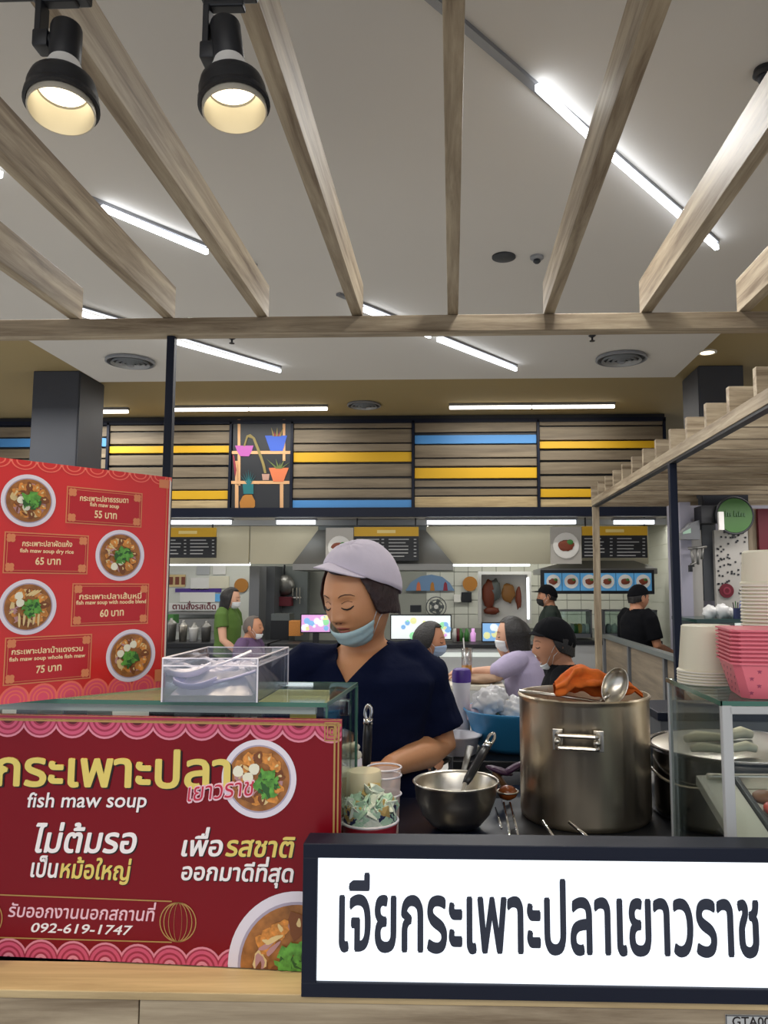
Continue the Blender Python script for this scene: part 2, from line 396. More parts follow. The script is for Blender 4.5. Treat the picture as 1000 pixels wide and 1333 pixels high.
# speaker, detector, sprinklers, dome camera, downlight
c = G(656, 334, 3.5); m = MB().lathe((c.x, c.y, 3.5), [(.07, 0), (.07, -.008), (.06, -.012), (.001, -.012)], 28, cap0=False, cap1=False)
m.build('ceiling_speaker', 'dark', None, 50, label='flat dark round speaker set in the white ceiling', cat='speaker')
c = G(699, 334, 3.5); t = thing('smoke_detector', 'small round pale smoke detector beside the dark ceiling speaker', 'detector', (c.x, c.y, 3.5))
MB().lathe((c.x, c.y, 3.5), [(.04, 0), (.04, -.012), (.03, -.02), (.001, -.02)], 24, cap0=False).build('base', 'grey', t, 50)
MB().lathe((c.x, c.y, 3.48), [(.02, 0), (.022, -.012), (.012, -.022), (.001, -.024)], 20, cap0=False).build('sensor', 'dark', t, 50)
for px, py, lab in ((302, 440, 'tiny black ceiling sprinkler head beside the left black post'), (771, 437, 'tiny black ceiling sprinkler head near the right air vent')):
    c = G(px, py, 3.5); t = thing('sprinkler', lab, 'sprinkler', (c.x, c.y, 3.5), 'ceiling sprinklers')
    MB().lathe((c.x, c.y, 3.5), [(.03, 0), (.02, -.01), (.008, -.015), (.008, -.035)], 14, cap0=False).build('stem', 'black', t, 50)
    MB().lathe((c.x, c.y, 3.455), [(.02, 0), (.022, .004), (.004, .01)], 14).build('deflector', 'black', t, 50)
c = G(996, 90, 3.5); t = thing('dome_camera', 'black dome camera on the white ceiling at the upper right edge', 'camera', (c.x, c.y, 3.5))
MB().lathe((c.x, c.y, 3.5), [(.04, 0), (.045, -.02), (.035, -.03)], 24, cap0=False).build('base', 'black', t, 50)
MB().ball((c.x, c.y, 3.47), (.03, .03, .03), 20, 12).build('dome', 'black', t, True)
c = G(921, 458, 3.72); t = thing('downlight', 'small round lit downlight in the tan ceiling above the right column', 'light', (c.x, c.y, 3.72))
MB().lathe((c.x, c.y, 3.72), [(.085, 0), (.085, -.01), (.065, -.012), (.06, 0)], 28, cap0=False, cap1=False).build('rim', 'white', t, 50)
MB().lathe((c.x, c.y, 3.712), [(.001, 0), (.06, 0), (.06, .006)], 28, cap0=False, cap1=False).build('lamp', 'lamp_warm', t)

# ------------------------------------------------ the stall's timber pergola
pg = thing('timber_pergola', 'oak-look timber pergola over the soup stall, long beams on a cross beam', 'pergola', (0, 3.22, 0))
MB().span((-2.4, 3.18, 2.645), (1.9, 3.25, 2.718), bev=.003).build('cross_beam', 'oak_x', pg)
xs = [-1.635 + .4105 * i for i in range(8)]
first = None
for i, x in enumerate(xs):
    if first is None:
        first = MB().span((x - .023, .15, 2.72), (x + .023, 3.21, 2.865), bev=.002).build('beam', 'oak_y', pg, at=(x, 3.2, 2.72))
    else:
        o = first.copy(); COL.objects.link(o); o.location = Vector((x, 3.2, 2.72)) - pg.location
for x in (-1.215, 1.80): MB().span((x - .017, 3.2, 0), (x + .017, 3.235, 2.645), bev=.003).build('post', 'navy_black', pg)
MB().span((-2.4, .15, 2.645), (-2.33, 3.25, 2.72), bev=.003).build('side_beam', 'oak_y', pg); MB().span((1.83, .15, 2.645), (1.90, 3.25, 2.72), bev=.003).build('side_beam', 'oak_y', pg)
MB().span((-2.4, .1, 2.645), (1.9, .17, 2.718), bev=.003).build('cross_beam', 'oak_x', pg)

# ------------------------------------------------ track spotlights
tr = thing('light_track', 'black lighting track under the timber beams at the top of the picture', 'track', (-.7, 1.18, 2.6))
Ysp = 1.25
pz = P(100, -8, Ysp).z
MB().span((-1.1, Ysp - .018, pz), (.9, Ysp + .018, pz + .035), bev=.004).build('rail', 'black', tr)
for x in (-.9, .7): MB().span((x - .006, Ysp - .006, pz + .03), (x + .006, Ysp + .006, 2.722)).build('hanger', 'black', tr)
def spotlight(ptop, prim, pk0, pk1, lab, tilt):
    """ptop/prim: photo pixels of the lamp's back end and of its mouth centre"""
    a = P(*ptop, Ysp); b = P(*prim, Ysp - tilt); d = (b - a).normalized(); L = (b - a).length
    t = thing('spotlight', lab, 'spotlight', a, 'black track spotlights')
    m = MB(); m.lathe(a, [(.001, 0), (.0255, .002), (.0265, .006), (.0265, L * .43), (.024, L * .45)], 28, d, cap0=False, cap1=False); m.build('housing', 'black', t, 40)
    for i in range(5): pass
    m = MB(); m.lathe(a + d * L * .43, [(.0255, 0), (.031, L * .08), (.0455, L * .22)], 28, d, cap0=False, cap1=False); m.build('collar', 'white', t, 60)
    q = a + d * L * .63
    m = MB(); m.lathe(q, [(.044, 0), (.053, L * .05), (.0570, L * .13), (.0575, L * .23), (.060, L * .24), (.061, L * .30), (.0555, L * .31), (.054, L * .24)], 36, d, cap0=False, cap1=False); m.build('shade', 'black', t, 50)
    m = MB(); m.lathe(q, [(.030, L * .06), (.045, L * .11), (.0535, L * .24), (.0545, L * .37), (.052, L * .37), (.050, L * .24), (.042, L * .12)], 36, d, cap0=False, cap1=False); m.build('reflector', 'reflector', t, 50)
    m = MB(); m.lathe(q, [(.001, L * .115), (.030, L * .11), (.040, L * .10)], 28, d, cap0=False, cap1=False); m.build('lamp', 'lamp_warm', t, True)
    k = P(*pk0, Ysp); e = P(*pk1, Ysp)
    sx = Vector((k.x, k.y, 0))
    m = MB(); m.box((k + e) / 2, (.011, .030, abs(k.z - e.z)), bev=.002); m.build('arm', 'black', t)
    m = MB(); m.cyl((e.x - .008, e.y, e.z + .012), (a.x - .02, a.y, e.z + .012), .014, n=18); m.box((e.x + .004, e.y, e.z + .012), (.028, .034, .032), bev=.004); m.build('pivot', 'black', t, 40)
    m = MB(); m.box((k.x + .035, k.y, pz - .004), (.10, .034, .022), bev=.004); m.box((k.x + .03, k.y, k.z + .004), (.07, .022, .012), bev=.003); m.build('adapter', 'black', t)
    l = bpy.data.lights.new('spot_beam', 'SPOT'); l.energy = 30; l.color = (1, .82, .56); l.spot_size = R(62); l.spot_blend = .6; l.shadow_soft_size = .03
    lo = bpy.data.objects.new('spot_beam', l); COL.objects.link(lo); lo.location = q + d * L * .5; lo.rotation_euler = d.to_track_quat('-Z', 'Y').to_euler()
mat('reflector', 'c6bfae', .4, .4)
M['reflector'].node_tree.nodes['Principled BSDF'].inputs['Emission Color'].default_value = (.9, .55, .2, 1)
spotlight((87, 36), (80, 146), (54, 6), (54, 64), 'black track spotlight at the far left, tilted, with a glowing lamp', .035)
spotlight((293, 31), (306, 146), (271, 12), (270, 80), 'black track spotlight hanging second from the left', .02)

# ------------------------------------------------ far striped wall above the kiosks
YB = 9.5
def zpx(py): return P(500, py, YB).z
def xpx(px): return P(px, 605, YB).x
fa = MB().span((xpx(-60), YB + .03, 2.5), (xpx(868), YB + .12, 3.72)); fw = struct('wall_fascia', fa, 'black')
def frame_bar(x0, x1, z0, z1, y=.0, mname='navy_black', nm='mullion'): return MB().span((x0, YB - .03 + y, z0), (x1, YB + .04, z1)).build(nm, mname, fw)
frame_bar(xpx(-60), xpx(868), zpx(551), zpx(546)); frame_bar(xpx(-60), xpx(868), zpx(673), zpx(661), -.02, nm='header')
for px in (140, 300, 380, 538, 701, 866): frame_bar(xpx(px - 1.6), xpx(px + 1.6), zpx(662), zpx(548))
ROWS = {
 (-60, 139): [(553, 566, 0), (568, 579, 'blue'), (582, 594, 0), (596, 608, 0), (611, 623, 0), (626, 637, 0), (640, 649, 'yellow'), (651, 661, 1)],
 (142, 298): [(552, 559, 0), (561, 576, 0), (579, 588, 'yellow'), (591, 604, 0), (607, 620, 0), (622, 636, 0), (638, 649, 'yellow'), (651, 661, 1)],
 (382, 536): [(551, 557, 0), (559, 576, 0), (578, 587, 0), (588.5, 601, 'yellow'), (604, 620, 0), (623, 635, 0), (637, 648, 0), (651, 661, 'blue')],
 (540, 699): [(551, 563, 0), (567, 578, 'blue'), (580, 596, 0), (598, 607, 0), (609.5, 623, 'yellow'), (626, 634, 0), (637, 645, 0), (647, 661, 1)],
 (703, 864): [(551, 555.5, 0), (557.5, 574, 0), (576, 585, 'yellow'), (588, 600, 0), (603, 618, 0), (621, 635, 0), (637.5, 648, 'yellow'), (651, 661, 1)]}
random.seed(4)
for (a, b), rows in ROWS.items():
    for y0, y1, k in rows:
        d = random.uniform(0, .012)
        MB().span((xpx(a), YB - d, zpx(y1)), (xpx(b), YB + .03, zpx(y0)), bev=.003).build('plank', k if isinstance(k, str) else ('oak_far', 'oak_light')[k], fw)  # pale bottom rows: the warm glow along the wall is put into their colour
# dark panel with a printed shelf of pot plants
dk = MB().span((xpx(303), YB - .015, zpx(670)), (xpx(379), YB + .03, zpx(548))).build('panel', 'dark', fw)
for n, c in (('pr_wood', 'd8a878'), ('pr_pink', 'b45aa8'), ('pr_blue', '3d62c8'), ('pr_orange', 'd8764a'), ('pr_ochre', 'b5792f'), ('pr_teal', '1d6f74'), ('pr_green', '66743c'), ('pr_olive', '8b7c46'), ('pr_red', '8d2f40'), ('pr_skin', 'b89080')): mat(n, c, .6)
def flat(poly, m, d=0, nm='print'):
    pts = [P(x, y, YB - .016 - d) for x, y in poly]; MB().prism(pts, (0, -.002, 0)).build(nm, m, dk)
for x0, x1, y0, y1 in ((309.5, 313, 546, 632), (368, 371.5, 546, 600), (306, 310.5, 600, 669), (364.5, 369, 628, 669)): flat([(x0, y0), (x1, y0), (x1, y1), (x0, y1)], 'pr_wood', nm='printed_post')
for x0, x1, y0, y1 in ((302, 378, 587, 591), (301, 377, 626, 630)): flat([(x0, y0), (x1, y0), (x1, y1), (x0, y1)], 'pr_wood', .003, 'printed_shelf')
flat([(306, 580), (330, 580), (328, 587), (324, 594), (313, 594), (309, 588)], 'pr_pink', .006, 'printed_pot')
flat([(345, 567), (374, 567), (368, 587), (352, 587)], 'pr_blue', .006, 'printed_pot')
flat([(350, 609), (376, 609), (369, 627), (356, 627)], 'pr_orange', .006, 'printed_pot')
flat([(313, 662), (312, 654), (316, 646), (319, 644), (328, 644), (332, 652), (332, 659), (329, 663)], 'pr_ochre', .006, 'printed_pot')
flat([(341, 617), (351, 617), (350, 625), (342, 625)], 'pr_skin', .006, 'printed_pot')
flat([(316, 630), (330, 630), (330, 643), (317, 643)], 'pr_teal', .007, 'printed_plant')
for i in range(7): flat([(323, 632), (313 + 3.4 * i, 611 + abs(i - 3) * 2.5), (325, 632)], 'pr_teal', .0075 + i * .0004, 'printed_leaf')
for i in range(6): flat([(359 + i, 610), (347 + 6 * i, 597 + (i % 2) * 5), (362 + i, 610)], 'pr_green', .0075 + i * .0004, 'printed_leaf')
for i in range(5): flat([(355 + 2 * i, 568), (353 + 4 * i, 556 + (i % 2) * 5), (358 + 2 * i, 568)], ('pr_olive', 'pr_red')[i % 2], .0075 + i * .0004, 'printed_leaf')
flat([(317, 581), (321, 567), (326, 565), (332, 570), (338, 585), (345, 605), (347, 616), (344, 616), (341, 604), (335, 587), (329, 571), (323, 569), (319, 581)], 'pr_olive', .008, 'printed_vine')
flat([(303, 592), (305, 593), (308, 612), (306, 622)], 'pr_red', .008, 'printed_vine')
# ================================================================== RED BOARDS
mat('bn_red', '7c0c1a', .3, noise_amt=.05, scale=1.5, spec=.25); mat('bn_dark', '5e0c18', .3); mat('bn_pink', 'cf5575', .35); mat('bn_rose', 'a02c48', .35); mat('bn_mauve', 'dd8a9c', .35)
mat('gold', 'e2cd6c', .35); mat('gold_line', 'b08a4e', .35); mat('txt_white', 'f4eeee', .4); mat('txt_black', '14080a', .5); mat('txt_pink', 'eec3cf', .4); mat('txt_red', 'c02844', .4)
mat('mn_red', 'd2251f', .3, noise_amt=.08, scale=2.5, coat=.2); mat('mn_box', 'b81c24', .35); mat('mn_gold', 'd98457', .4); mat('mn_txt', 'f2d9a8', .4); mat('mn_scal', 'f0705c', .4); mat('mn_scal2', 'e4506a', .4); mat('board_edge', 'e0d2c4', .5)
mat('pb_white', 'e2dbe6', .4); mat('pb_rim', 'aaa0b4', .4); mat('pb_broth', '9c6430', .4, noise_amt=.35, scale=60); mat('pb_orange', 'd0883c', .4, noise_amt=.35, scale=130)
mat('pb_egg', 'e9e6cf', .4); mat('pb_green', '5c9c3e', .4, noise_amt=.4, scale=110); mat('pb_dkgreen', '2c5a26', .4); mat('pb_noodle', 'dfc58c', .4); mat('pb_brown', '7a4520', .4); mat('pb_pinkish', 'b98a8a', .4)
PBM = ['pb_white', 'pb_rim', 'pb_broth', 'pb_orange', 'pb_egg', 'pb_green', 'pb_dkgreen', 'pb_noodle', 'pb_brown', 'pb_pinkish']
def soup(bd, px, py, rpx, seed, noodles=False, y0=None, eggs=((-.35, .1), (-.15, -.25), (-.05, .15)), green=(.1, 0), y_sq=1.0, name='printed_soup_bowl', label=None):
    rng = random.Random(seed); u, v = bd.uv(px, py); r = (bd.uv(px, py - rpx)[1] - v); ru = r * y_sq
    Y = (-bd.t / 2 - .0008) if y0 is None else y0; d = [0]; mb = MB()
    def lay(i): mb.mi = i; d[0] += 1; return Y - d[0] * .00003
    disc(mb, u, v, ru, lay(0), r, 56); disc(mb, u, v, ru * .86, lay(1), r * .86, 48); disc(mb, u, v, ru * .82, lay(2), r * .82, 48)
    def blob(i, x, z, s, sx=1, rot=0, wob=.18, n=11):
        ph = rng.uniform(0, 6); pts = []
        for k in range(n):
            a = 2 * PI * k / n; q = s * (1 + wob * math.sin(3 * a + ph) + rng.uniform(-wob, wob) * .4)
            cx, cz = q * sx * math.cos(a), q * math.sin(a); pts.append((x + cx * math.cos(rot) - cz * math.sin(rot), z + cx * math.sin(rot) + cz * math.cos(rot)))
        k = max(1e-6, max(math.hypot(*p) for p in pts)); f = min(1, .80 / k)
        Yd = lay(i); mb.add([(u + p[0] * f * ru, Yd, v + p[1] * f * r) for p in pts], [tuple(range(n))])
    for k in range(30): a = rng.uniform(0, 2 * PI); blob(rng.choice([8, 3, 9, 7]), .55 * math.cos(a), .55 * math.sin(a), rng.uniform(.05, .13), rng.uniform(1, 2.2), a + 1.6)
    for k in range(9): a = -1.4 + k * .5; blob(3 if k % 3 else 8, .55 * math.cos(a), .55 * math.sin(a), rng.uniform(.09, .16), 1.3, a); blob(7, .55 * math.cos(a) + .02, .55 * math.sin(a) + .03, .03, 2, a)
    for k in range(10): a = rng.uniform(2.2, 4.6); q = rng.uniform(.3, .6); blob(rng.choice([9, 8, 7]), q * math.cos(a), q * math.sin(a), .035, 4, rng.uniform(0, 3))
    if noodles:
        for k in range(5): blob(7, -.3 + k * .17, -.42 + rng.uniform(-.05, .05), .045, 6, 1.57 + rng.uniform(-.15, .15), .05)
        for k in range(3): blob(7, .05 + k * .1, .5, .035, 6, .6, .05)
    for x, z in eggs: blob(4, x, z, .145, 1, 0, .05); blob(4, x - .02, z + .02, .11, 1, 0, .04)
    for k in range(46):
        a = rng.uniform(0, 2 * PI); q = rng.random() ** .6 * .32; blob(5 if rng.random() < .72 else 6, green[0] + q * math.cos(a), green[1] + q * math.sin(a) * .9, rng.uniform(.035, .1), rng.uniform(1, 2), rng.uniform(0, 3), .35, 9)
    bd.emb(mb, name, PBM, clip=True, label=label)

# ---------------- large banner on the front of the glass case
B1 = Board((-.178, 1.262, .962), R(-3.6), .86, .386, .006)
rt = B1.root('shop_banner', 'dark red banner with gold Thai lettering and soup bowls on the glass case front', 'banner')
MB().span((-.86, -.003, 0), (0, .003, .386)).build('panel', 'bn_red', None).parent = rt
Y = -.003
def rings(mb_list, u, v, r, k, up):
    a0, a1 = (0, PI) if up else (PI, 2 * PI)
    a0, a1 = 0, 2 * PI
    for i, (q0, q1, m) in enumerate(((0, 1.0, 2), (0, .90, 1), (.0, .82, 0), (0, .66, 1), (0, .56, 0), (0, .42, 1), (0, .32, 2 if up else 3), (0, .16, 1))):
        mb_list.mi = m; disc(mb_list, u, v, r * q1, Y - .0003 - i * .00004 - k * .000001, n=28)
mb = MB()
for i in range(-9, 11):
    u, v = B1.uv(12 + 42 * i, 940); rings(mb, u, .386 - .004, .0335, i, False)
# keep the scallops a band: hide what lies above the border by clipping at the board edge
B1.emb(mb, 'scallop_pattern', ['bn_pink', 'bn_rose', 'bn_mauve', 'bn_dark'])
mb = MB()
for i in range(-9, 8):
    u, v = B1.uv(12 + 42 * i, 1262); rings(mb, u, -.004, .0325, i, True)
B1.emb(mb, 'scallop_pattern', ['bn_pink', 'bn_rose', 'bn_mauve', 'bn_dark'])
mb = MB(); mb.mi = 0; rect(mb, -.86, .3855, 0, .379, Y - .0010)
rect(mb, -.86, .3785, 0, .3755, Y - .0012); rect(mb, -.0125, 0, -.0095, .386, Y - .0012); rect(mb, -.006, 0, -.0035, .386, Y - .0012)
mb.mi = 1; rect(mb, -.86, .3845, 0, .380, Y - .0014)
mb.mi = 0
for (u0, v0, u1, v1) in ((-.028, .352, -.003, .382),): 
    for a in (0, .0045, .009):
        for q in ((u0 + a, v0 + a, u1 - a, v0 + a + .0018), (u0 + a, v1 - a - .0018, u1 - a, v1 - a), (u0 + a, v0 + a, u0 + a + .0018, v1 - a), (u1 - a - .0018, v0 + a, u1 - a, v1 - a)): rect(mb, *q, Y - .0016)
B1.emb(mb, 'gold_border', ['gold_line', 'bn_rose'])
soup(B1, 338, 1013, 51, 3, eggs=((-.55, .18), (-.12, .25), (-.28, .02)), green=(.22, -.12), y_sq=1.0)
soup(B1, 389, 1257, 98, 8, eggs=((-.15, -.32), (.3, .3)), green=(.05, -.02))
B1.text('เจียกระเพาะปลา', (-92, 1020), (301, 1025), 35, 'gold', off=.022, shadow='txt_black', sh=(.0028, -.0022), lift=.0022)
# lower half of the gold letters is a deeper gold
B1.text('fish maw soup', (37, 1050), (192, 1050), 19, 'txt_white', off=.012, shear=.12, kh=.69, shadow='txt_black', sh=(.0015, -.0012))
B1.text('เยาวราช', (245, 1043), (333, 1034), 19, 'txt_pink', off=.045, shear=.1, lift=.0030); B1.text('เยาวราช', (246, 1042), (332, 1033.5), 18, 'txt_red', off=-.004, shear=.1, lift=.0034)
B1.text('ไม่ต้มรอ', (47, 1108), (179, 1109), 25, 'txt_white', off=.02, shear=.18, shadow='txt_black', sh=(.002, -.0018))
B1.text('เป็น', (41, 1140), (77, 1141), 18, 'txt_white', off=.02, shear=.15, shadow='txt_black', sh=(.0016, -.0014)); B1.text('หม้อใหญ่', (79, 1141), (172, 1145), 18, 'gold', off=.02, shear=.15, shadow='txt_black', sh=(.0016, -.0014))
B1.text('เพื่อ', (237, 1113), (291, 1113), 20, 'txt_white', off=.02, shear=.18, shadow='txt_black', sh=(.0018, -.0015)); B1.text('รสชาติ', (294, 1113), (385, 1115), 20, 'gold', off=.02, shear=.18, shadow='txt_black', sh=(.0018, -.0015))
B1.text('ออกมาดีที่สุด', (237, 1144), (383, 1147), 17, 'txt_white', off=.02, shear=.15, shadow='txt_black', sh=(.0016, -.0014))
B1.text('รับออกงานนอกสถานที่', (12, 1192), (204, 1198), 13, 'txt_pink', off=.004, shear=.15)
B1.text('092-619-1747', (42, 1212), (174, 1216), 12, 'txt_white', off=.01, shear=.2, kh=.7)
mb = MB()
for pa, pb in (((-140, 1159), (225, 1173)), ((-140, 1216), (225, 1226))):
    ua, va = B1.uv(*pa); ub, vb = B1.uv(*pb); mb.add([(ua, Y - .001, va), (ub, Y - .001, vb), (ub, Y - .001, vb + .002), (ua, Y - .001, va + .002)], [(0, 1, 2, 3)])
for px in (233, -18):
    u, v = B1.uv(px, 1199 if px > 0 else 1194); r = B1.uv(px, 1199 - 26)[1] - B1.uv(px, 1199)[1]
    for sq in (1, .78, .52, .22): ring(mb, u, v, r - .0018, r, Y - .0012, 32, 0, 2 * PI, sq)
B1.emb(mb, 'gold_lantern', ['gold_line'])

# ---------------- menu board standing on the case
B2 = Board((-.542, 1.451, 1.374), math.atan2(.22, .181), .335, .40, .008)
_top = B2.uv(205, 620)[1]; B2.h = _top
rt2 = B2.root('menu_board', 'bright red menu board with four soup bowls standing on the glass case', 'menu board')
MB().span((-.335, -.004, 0), (0, .004, B2.h)).build('panel', 'board_edge', None).parent = rt2
MB().span((-.334, -.0046, .007), (-.004, -.004, B2.h - .004)).build('red_print', 'mn_red', None).parent = rt2
Y = -.0046
mb = MB()
for i in range(-1, 8):
    u, v = B2.uv(-12 + 32 * i, 917 - 32 * i * .105 - 2)
    for j, (q, m) in enumerate(((1, 0), (.86, 1), (.7, 0), (.6, 1), (.45, 0), (.36, 1))): mb.mi = m; disc(mb, -.335 + .0245 + .0445 * i, .004, .0235 * q, Y - .0002 - j * .00004 - i * .000002, n=26)
B2.emb(mb, 'scallop_pattern', ['mn_scal', 'mn_scal2'])
mb = MB()
for i in range(-1, 9):
    for j, (q, m) in enumerate(((1, 0), (.88, 1), (.62, 0), (.5, 1))): mb.mi = m; disc(mb, -.335 + .0245 + .041 * i, B2.h - .001, .0205 * q, Y - .0002 - j * .00004 - i * .000002, n=26, rv=.015 * q)
B2.emb(mb, 'scallop_pattern', ['mn_scal', 'mn_red'])
mb = MB(); rect(mb, -.010, 0, -.0085, B2.h, Y - .0008); rect(mb, -.026, B2.h - .022, -.006, B2.h - .006, Y - .0009); rect(mb, -.022, .012, -.006, .034, Y - .0009); B2.emb(mb, 'gold_border', ['mn_gold'])
for i, (px, py, rp, nood, eg) in enumerate(((36, 652, 34, False, ((-.3, .0), (-.1, -.25))), (155, 723, 33, False, ((-.1, .05), (.0, -.25), (-.25, -.45))), (35, 790, 36, True, ((-.3, .15), (-.35, .4))), (169, 853, 34, False, ((-.45, .1), (-.2, .3), (.05, .42))))):
    soup(B2, px, py, rp, 20 + i, nood, Y - .0006, eg, (.08, 0) if i < 3 else (-.05, -.15))
for (pts, lines) in (
    (((84, 632), (183, 643), (183, 688), (85, 680)), (('กระเพาะปลาธรรมดา', (102, 652), (165, 655), 6), ('fish maw soup', (115, 659), (153, 662), 4.5), ('55 บาท', (121, 674), (150, 676), 8))),
    (((3, 692), (113, 697), (113, 747), (3, 747)), (('กระเพาะปลาผัดแห้ง', (27, 711), (92, 712), 6), ('fish maw soup dry rice', (24, 719), (94, 721), 4.5), ('65 บาท', (44, 735), (77, 735), 8))),
    (((91, 759), (191, 760), (192, 812), (92, 815)), (('กระเพาะปลาเส้นหมี่', (101, 780), (182, 779), 6), ('fish maw soup with noodle blend', (97, 787), (188, 785), 4.5), ('60 บาท', (128, 803), (159, 801), 8))),
    (((3, 829), (116, 826), (118, 884), (4, 891)), (('กระเพาะปลาน้ำแดงรวม', (13, 852), (106, 847), 6), ('fish maw soup whole fish maw', (10, 861), (109, 855), 4.5), ('75 บาท', (45, 876), (78, 872), 8)))):
    q = [B2.uv(*p) for p in pts]; u0 = (q[0][0] + q[3][0]) / 2; u1 = (q[1][0] + q[2][0]) / 2; v1 = (q[0][1] + q[1][1]) / 2; v0 = (q[2][1] + q[3][1]) / 2
    mb = MB(); mb.mi = 0; rect(mb, u0, v0, u1, v1, Y - .0005); mb.mi = 1; rect(mb, u0 + .002, v0 + .002, u1 - .002, v1 - .002, Y - .0007)
    mb.mi = 0; rect(mb, u0 + .0045, v0 + .0045, u1 - .0045, v1 - .0045, Y - .0009); mb.mi = 1; rect(mb, u0 + .0055, v0 + .0055, u1 - .0055, v1 - .0055, Y - .0011)
    mb.mi = 0
    for cu, cv in ((u0 + .010, v0 + .010), (u1 - .010, v0 + .010), (u0 + .010, v1 - .010), (u1 - .010, v1 - .010)):
        for k in range(4): disc(mb, cu + .004 * math.cos(k * PI / 2 + .78), cv + .004 * math.sin(k * PI / 2 + .78), .0042, Y - .0013 - k * .00001, n=10)
    B2.emb(mb, 'menu_frame', ['mn_gold', 'mn_box'])
    for (tx, a, b, h) in lines: B2.text(tx, a, b, h, 'mn_txt', off=.018, lift=.0018, kh=.6)

# ---------------- LED sign on the ledge
SY = 1.187
t = thing('lightbox_sign', 'long black-framed lightbox sign with dark Thai shop name on glowing white', 'sign', (.14, SY + .025, .96))
x0, x1 = -.224, .497; z0, z1 = .96, P(397, 1098, SY).z
for a, b in (((x0, SY, z0), (x1, SY + .052, z0 + .021)), ((x0, SY, z1 - .021), (x1, SY + .052, z1)), ((x0, SY, z0 + .02), (x0 + .022, SY + .052, z1 - .02)), ((x1 - .022, SY, z0 + .02), (x1, SY + .052, z1 - .02))):
    MB().span(a, b, bev=.0015).build('frame', 'navy_black', t)
m = bpy.data.materials.new('led_panel'); m.use_nodes = True; M['led_panel'] = m; b = m.node_tree.nodes['Principled BSDF']
b.inputs['Base Color'].default_value = (.8, .85, .9, 1); b.inputs['Emission Color'].default_value = (.86, .93, 1, 1); b.inputs['Emission Strength'].default_value = 1.25; b.inputs['Roughness'].default_value = .25
MB().span((x0 + .018, SY + .006, z0 + .018), (x1 - .018, SY + .03, z1 - .018)).build('light_panel', 'led_panel', t)
MB().span((x0 + .018, SY + .03, z0 + .018), (x1 - .018, SY + .05, z1 - .018)).build('back_panel', 'black', t)
mat('sign_txt', '232a3c', .5)
vs, fs = layout('เจียกระเพาะปลาเยาวราช', .018)
xs_ = [p[0] for p in vs]; a = P(441, 1240, SY + .006); b_ = P(990, 1250, SY + .006); k = (P(441, 1168, SY).z - P(441, 1238, SY).z) / .56
mb = MB(); thick2d(mb, vs, fs, lambda x, y, d: (a.x + (x - min(xs_)) * (b_.x - a.x) / (max(xs_) - min(xs_)), SY + .006 - d, P(441, 1238, SY).z + y * k), .0015)
mb.build('lettering', 'sign_txt', t)

# ---------------- the ledge and stall counter
led = thing('stall_counter', 'wood-clad stall counter front with a pale oak ledge under the banner and sign', 'counter', (0, 1.5, 0))
MB().span((-1.4, 1.195, .948), (1.3, 1.285, .96), bev=.0015).build('ledge', 'oak_light', led)
for x0_, x1_ in ((-1.4, -.47), (-.468, .46), (.462, 1.3)):
    MB().span((x0_, 1.199, .70), (x1_, 1.215, .947), bev=.001).build('panel', 'oak_x', led)
    MB().span((x0_, 1.199, .1), (x1_, 1.215, .698), bev=.001).build('panel', 'oak_x', led)
MB().span((-1.4, 1.215, .0), (1.3, 1.285, .946)).build('core', 'dark', led)
mat('worktop', '0c1224', .3, noise_amt=.1, scale=9, spec=.35)
MB().span((-1.4, 1.335, 1.0), (1.3, 1.97, 1.04), bev=.004).build('worktop', 'worktop', led); MB().span((.13, 1.972, 1.0), (1.3, 2.10, 1.04), bev=.004).build('worktop', 'worktop', led)
MB().span((-1.4, 1.34, .0), (1.3, 1.90, 1.0)).build('cabinet', 'dark', led)
a = P(944, 1320, 1.199); b = P(1012, 1345, 1.199)
tg = thing('code_plate', 'small grey plate with a black code at the lower right of the counter front', 'plate', ((a.x + b.x) / 2, 1.197, b.z))
MB().span((a.x, 1.1965, b.z), (b.x, 1.199, a.z)).build('plate', 'pale_grey', tg); mm = MB()
for q in ((a.x, a.z - .0015, b.x, a.z), (a.x, b.z, a.x + .0015, a.z)): mm.span((q[0], 1.196, q[1]), (q[2], 1.1966, q[3]))
mm.build('rim', 'mid_grey', tg)
vs, fs = layout('GTA00', .012); c = P(953, 1335.5, 1.1965); k = .0127 / .69
mb = MB(); thick2d(mb, vs, fs, lambda x, y, d: (c.x + x * k, 1.1965 - d, c.z + y * k), .0004); mb.build('lettering', 'txt_black', tg)
# ================================================================== THINGS ON THE STALL
glass('glass_clear', 'f9fcfa', .0); glass('glass_case', 'e6f1ec', .04); mat('glass_edge', '3f6b5c', .2); glass('plastic_clear', 'f0f0f4', .10, .12)
mat('lavender', 'c3bfe2', .35); mat('spoon_white', 'ece8f2', .3)
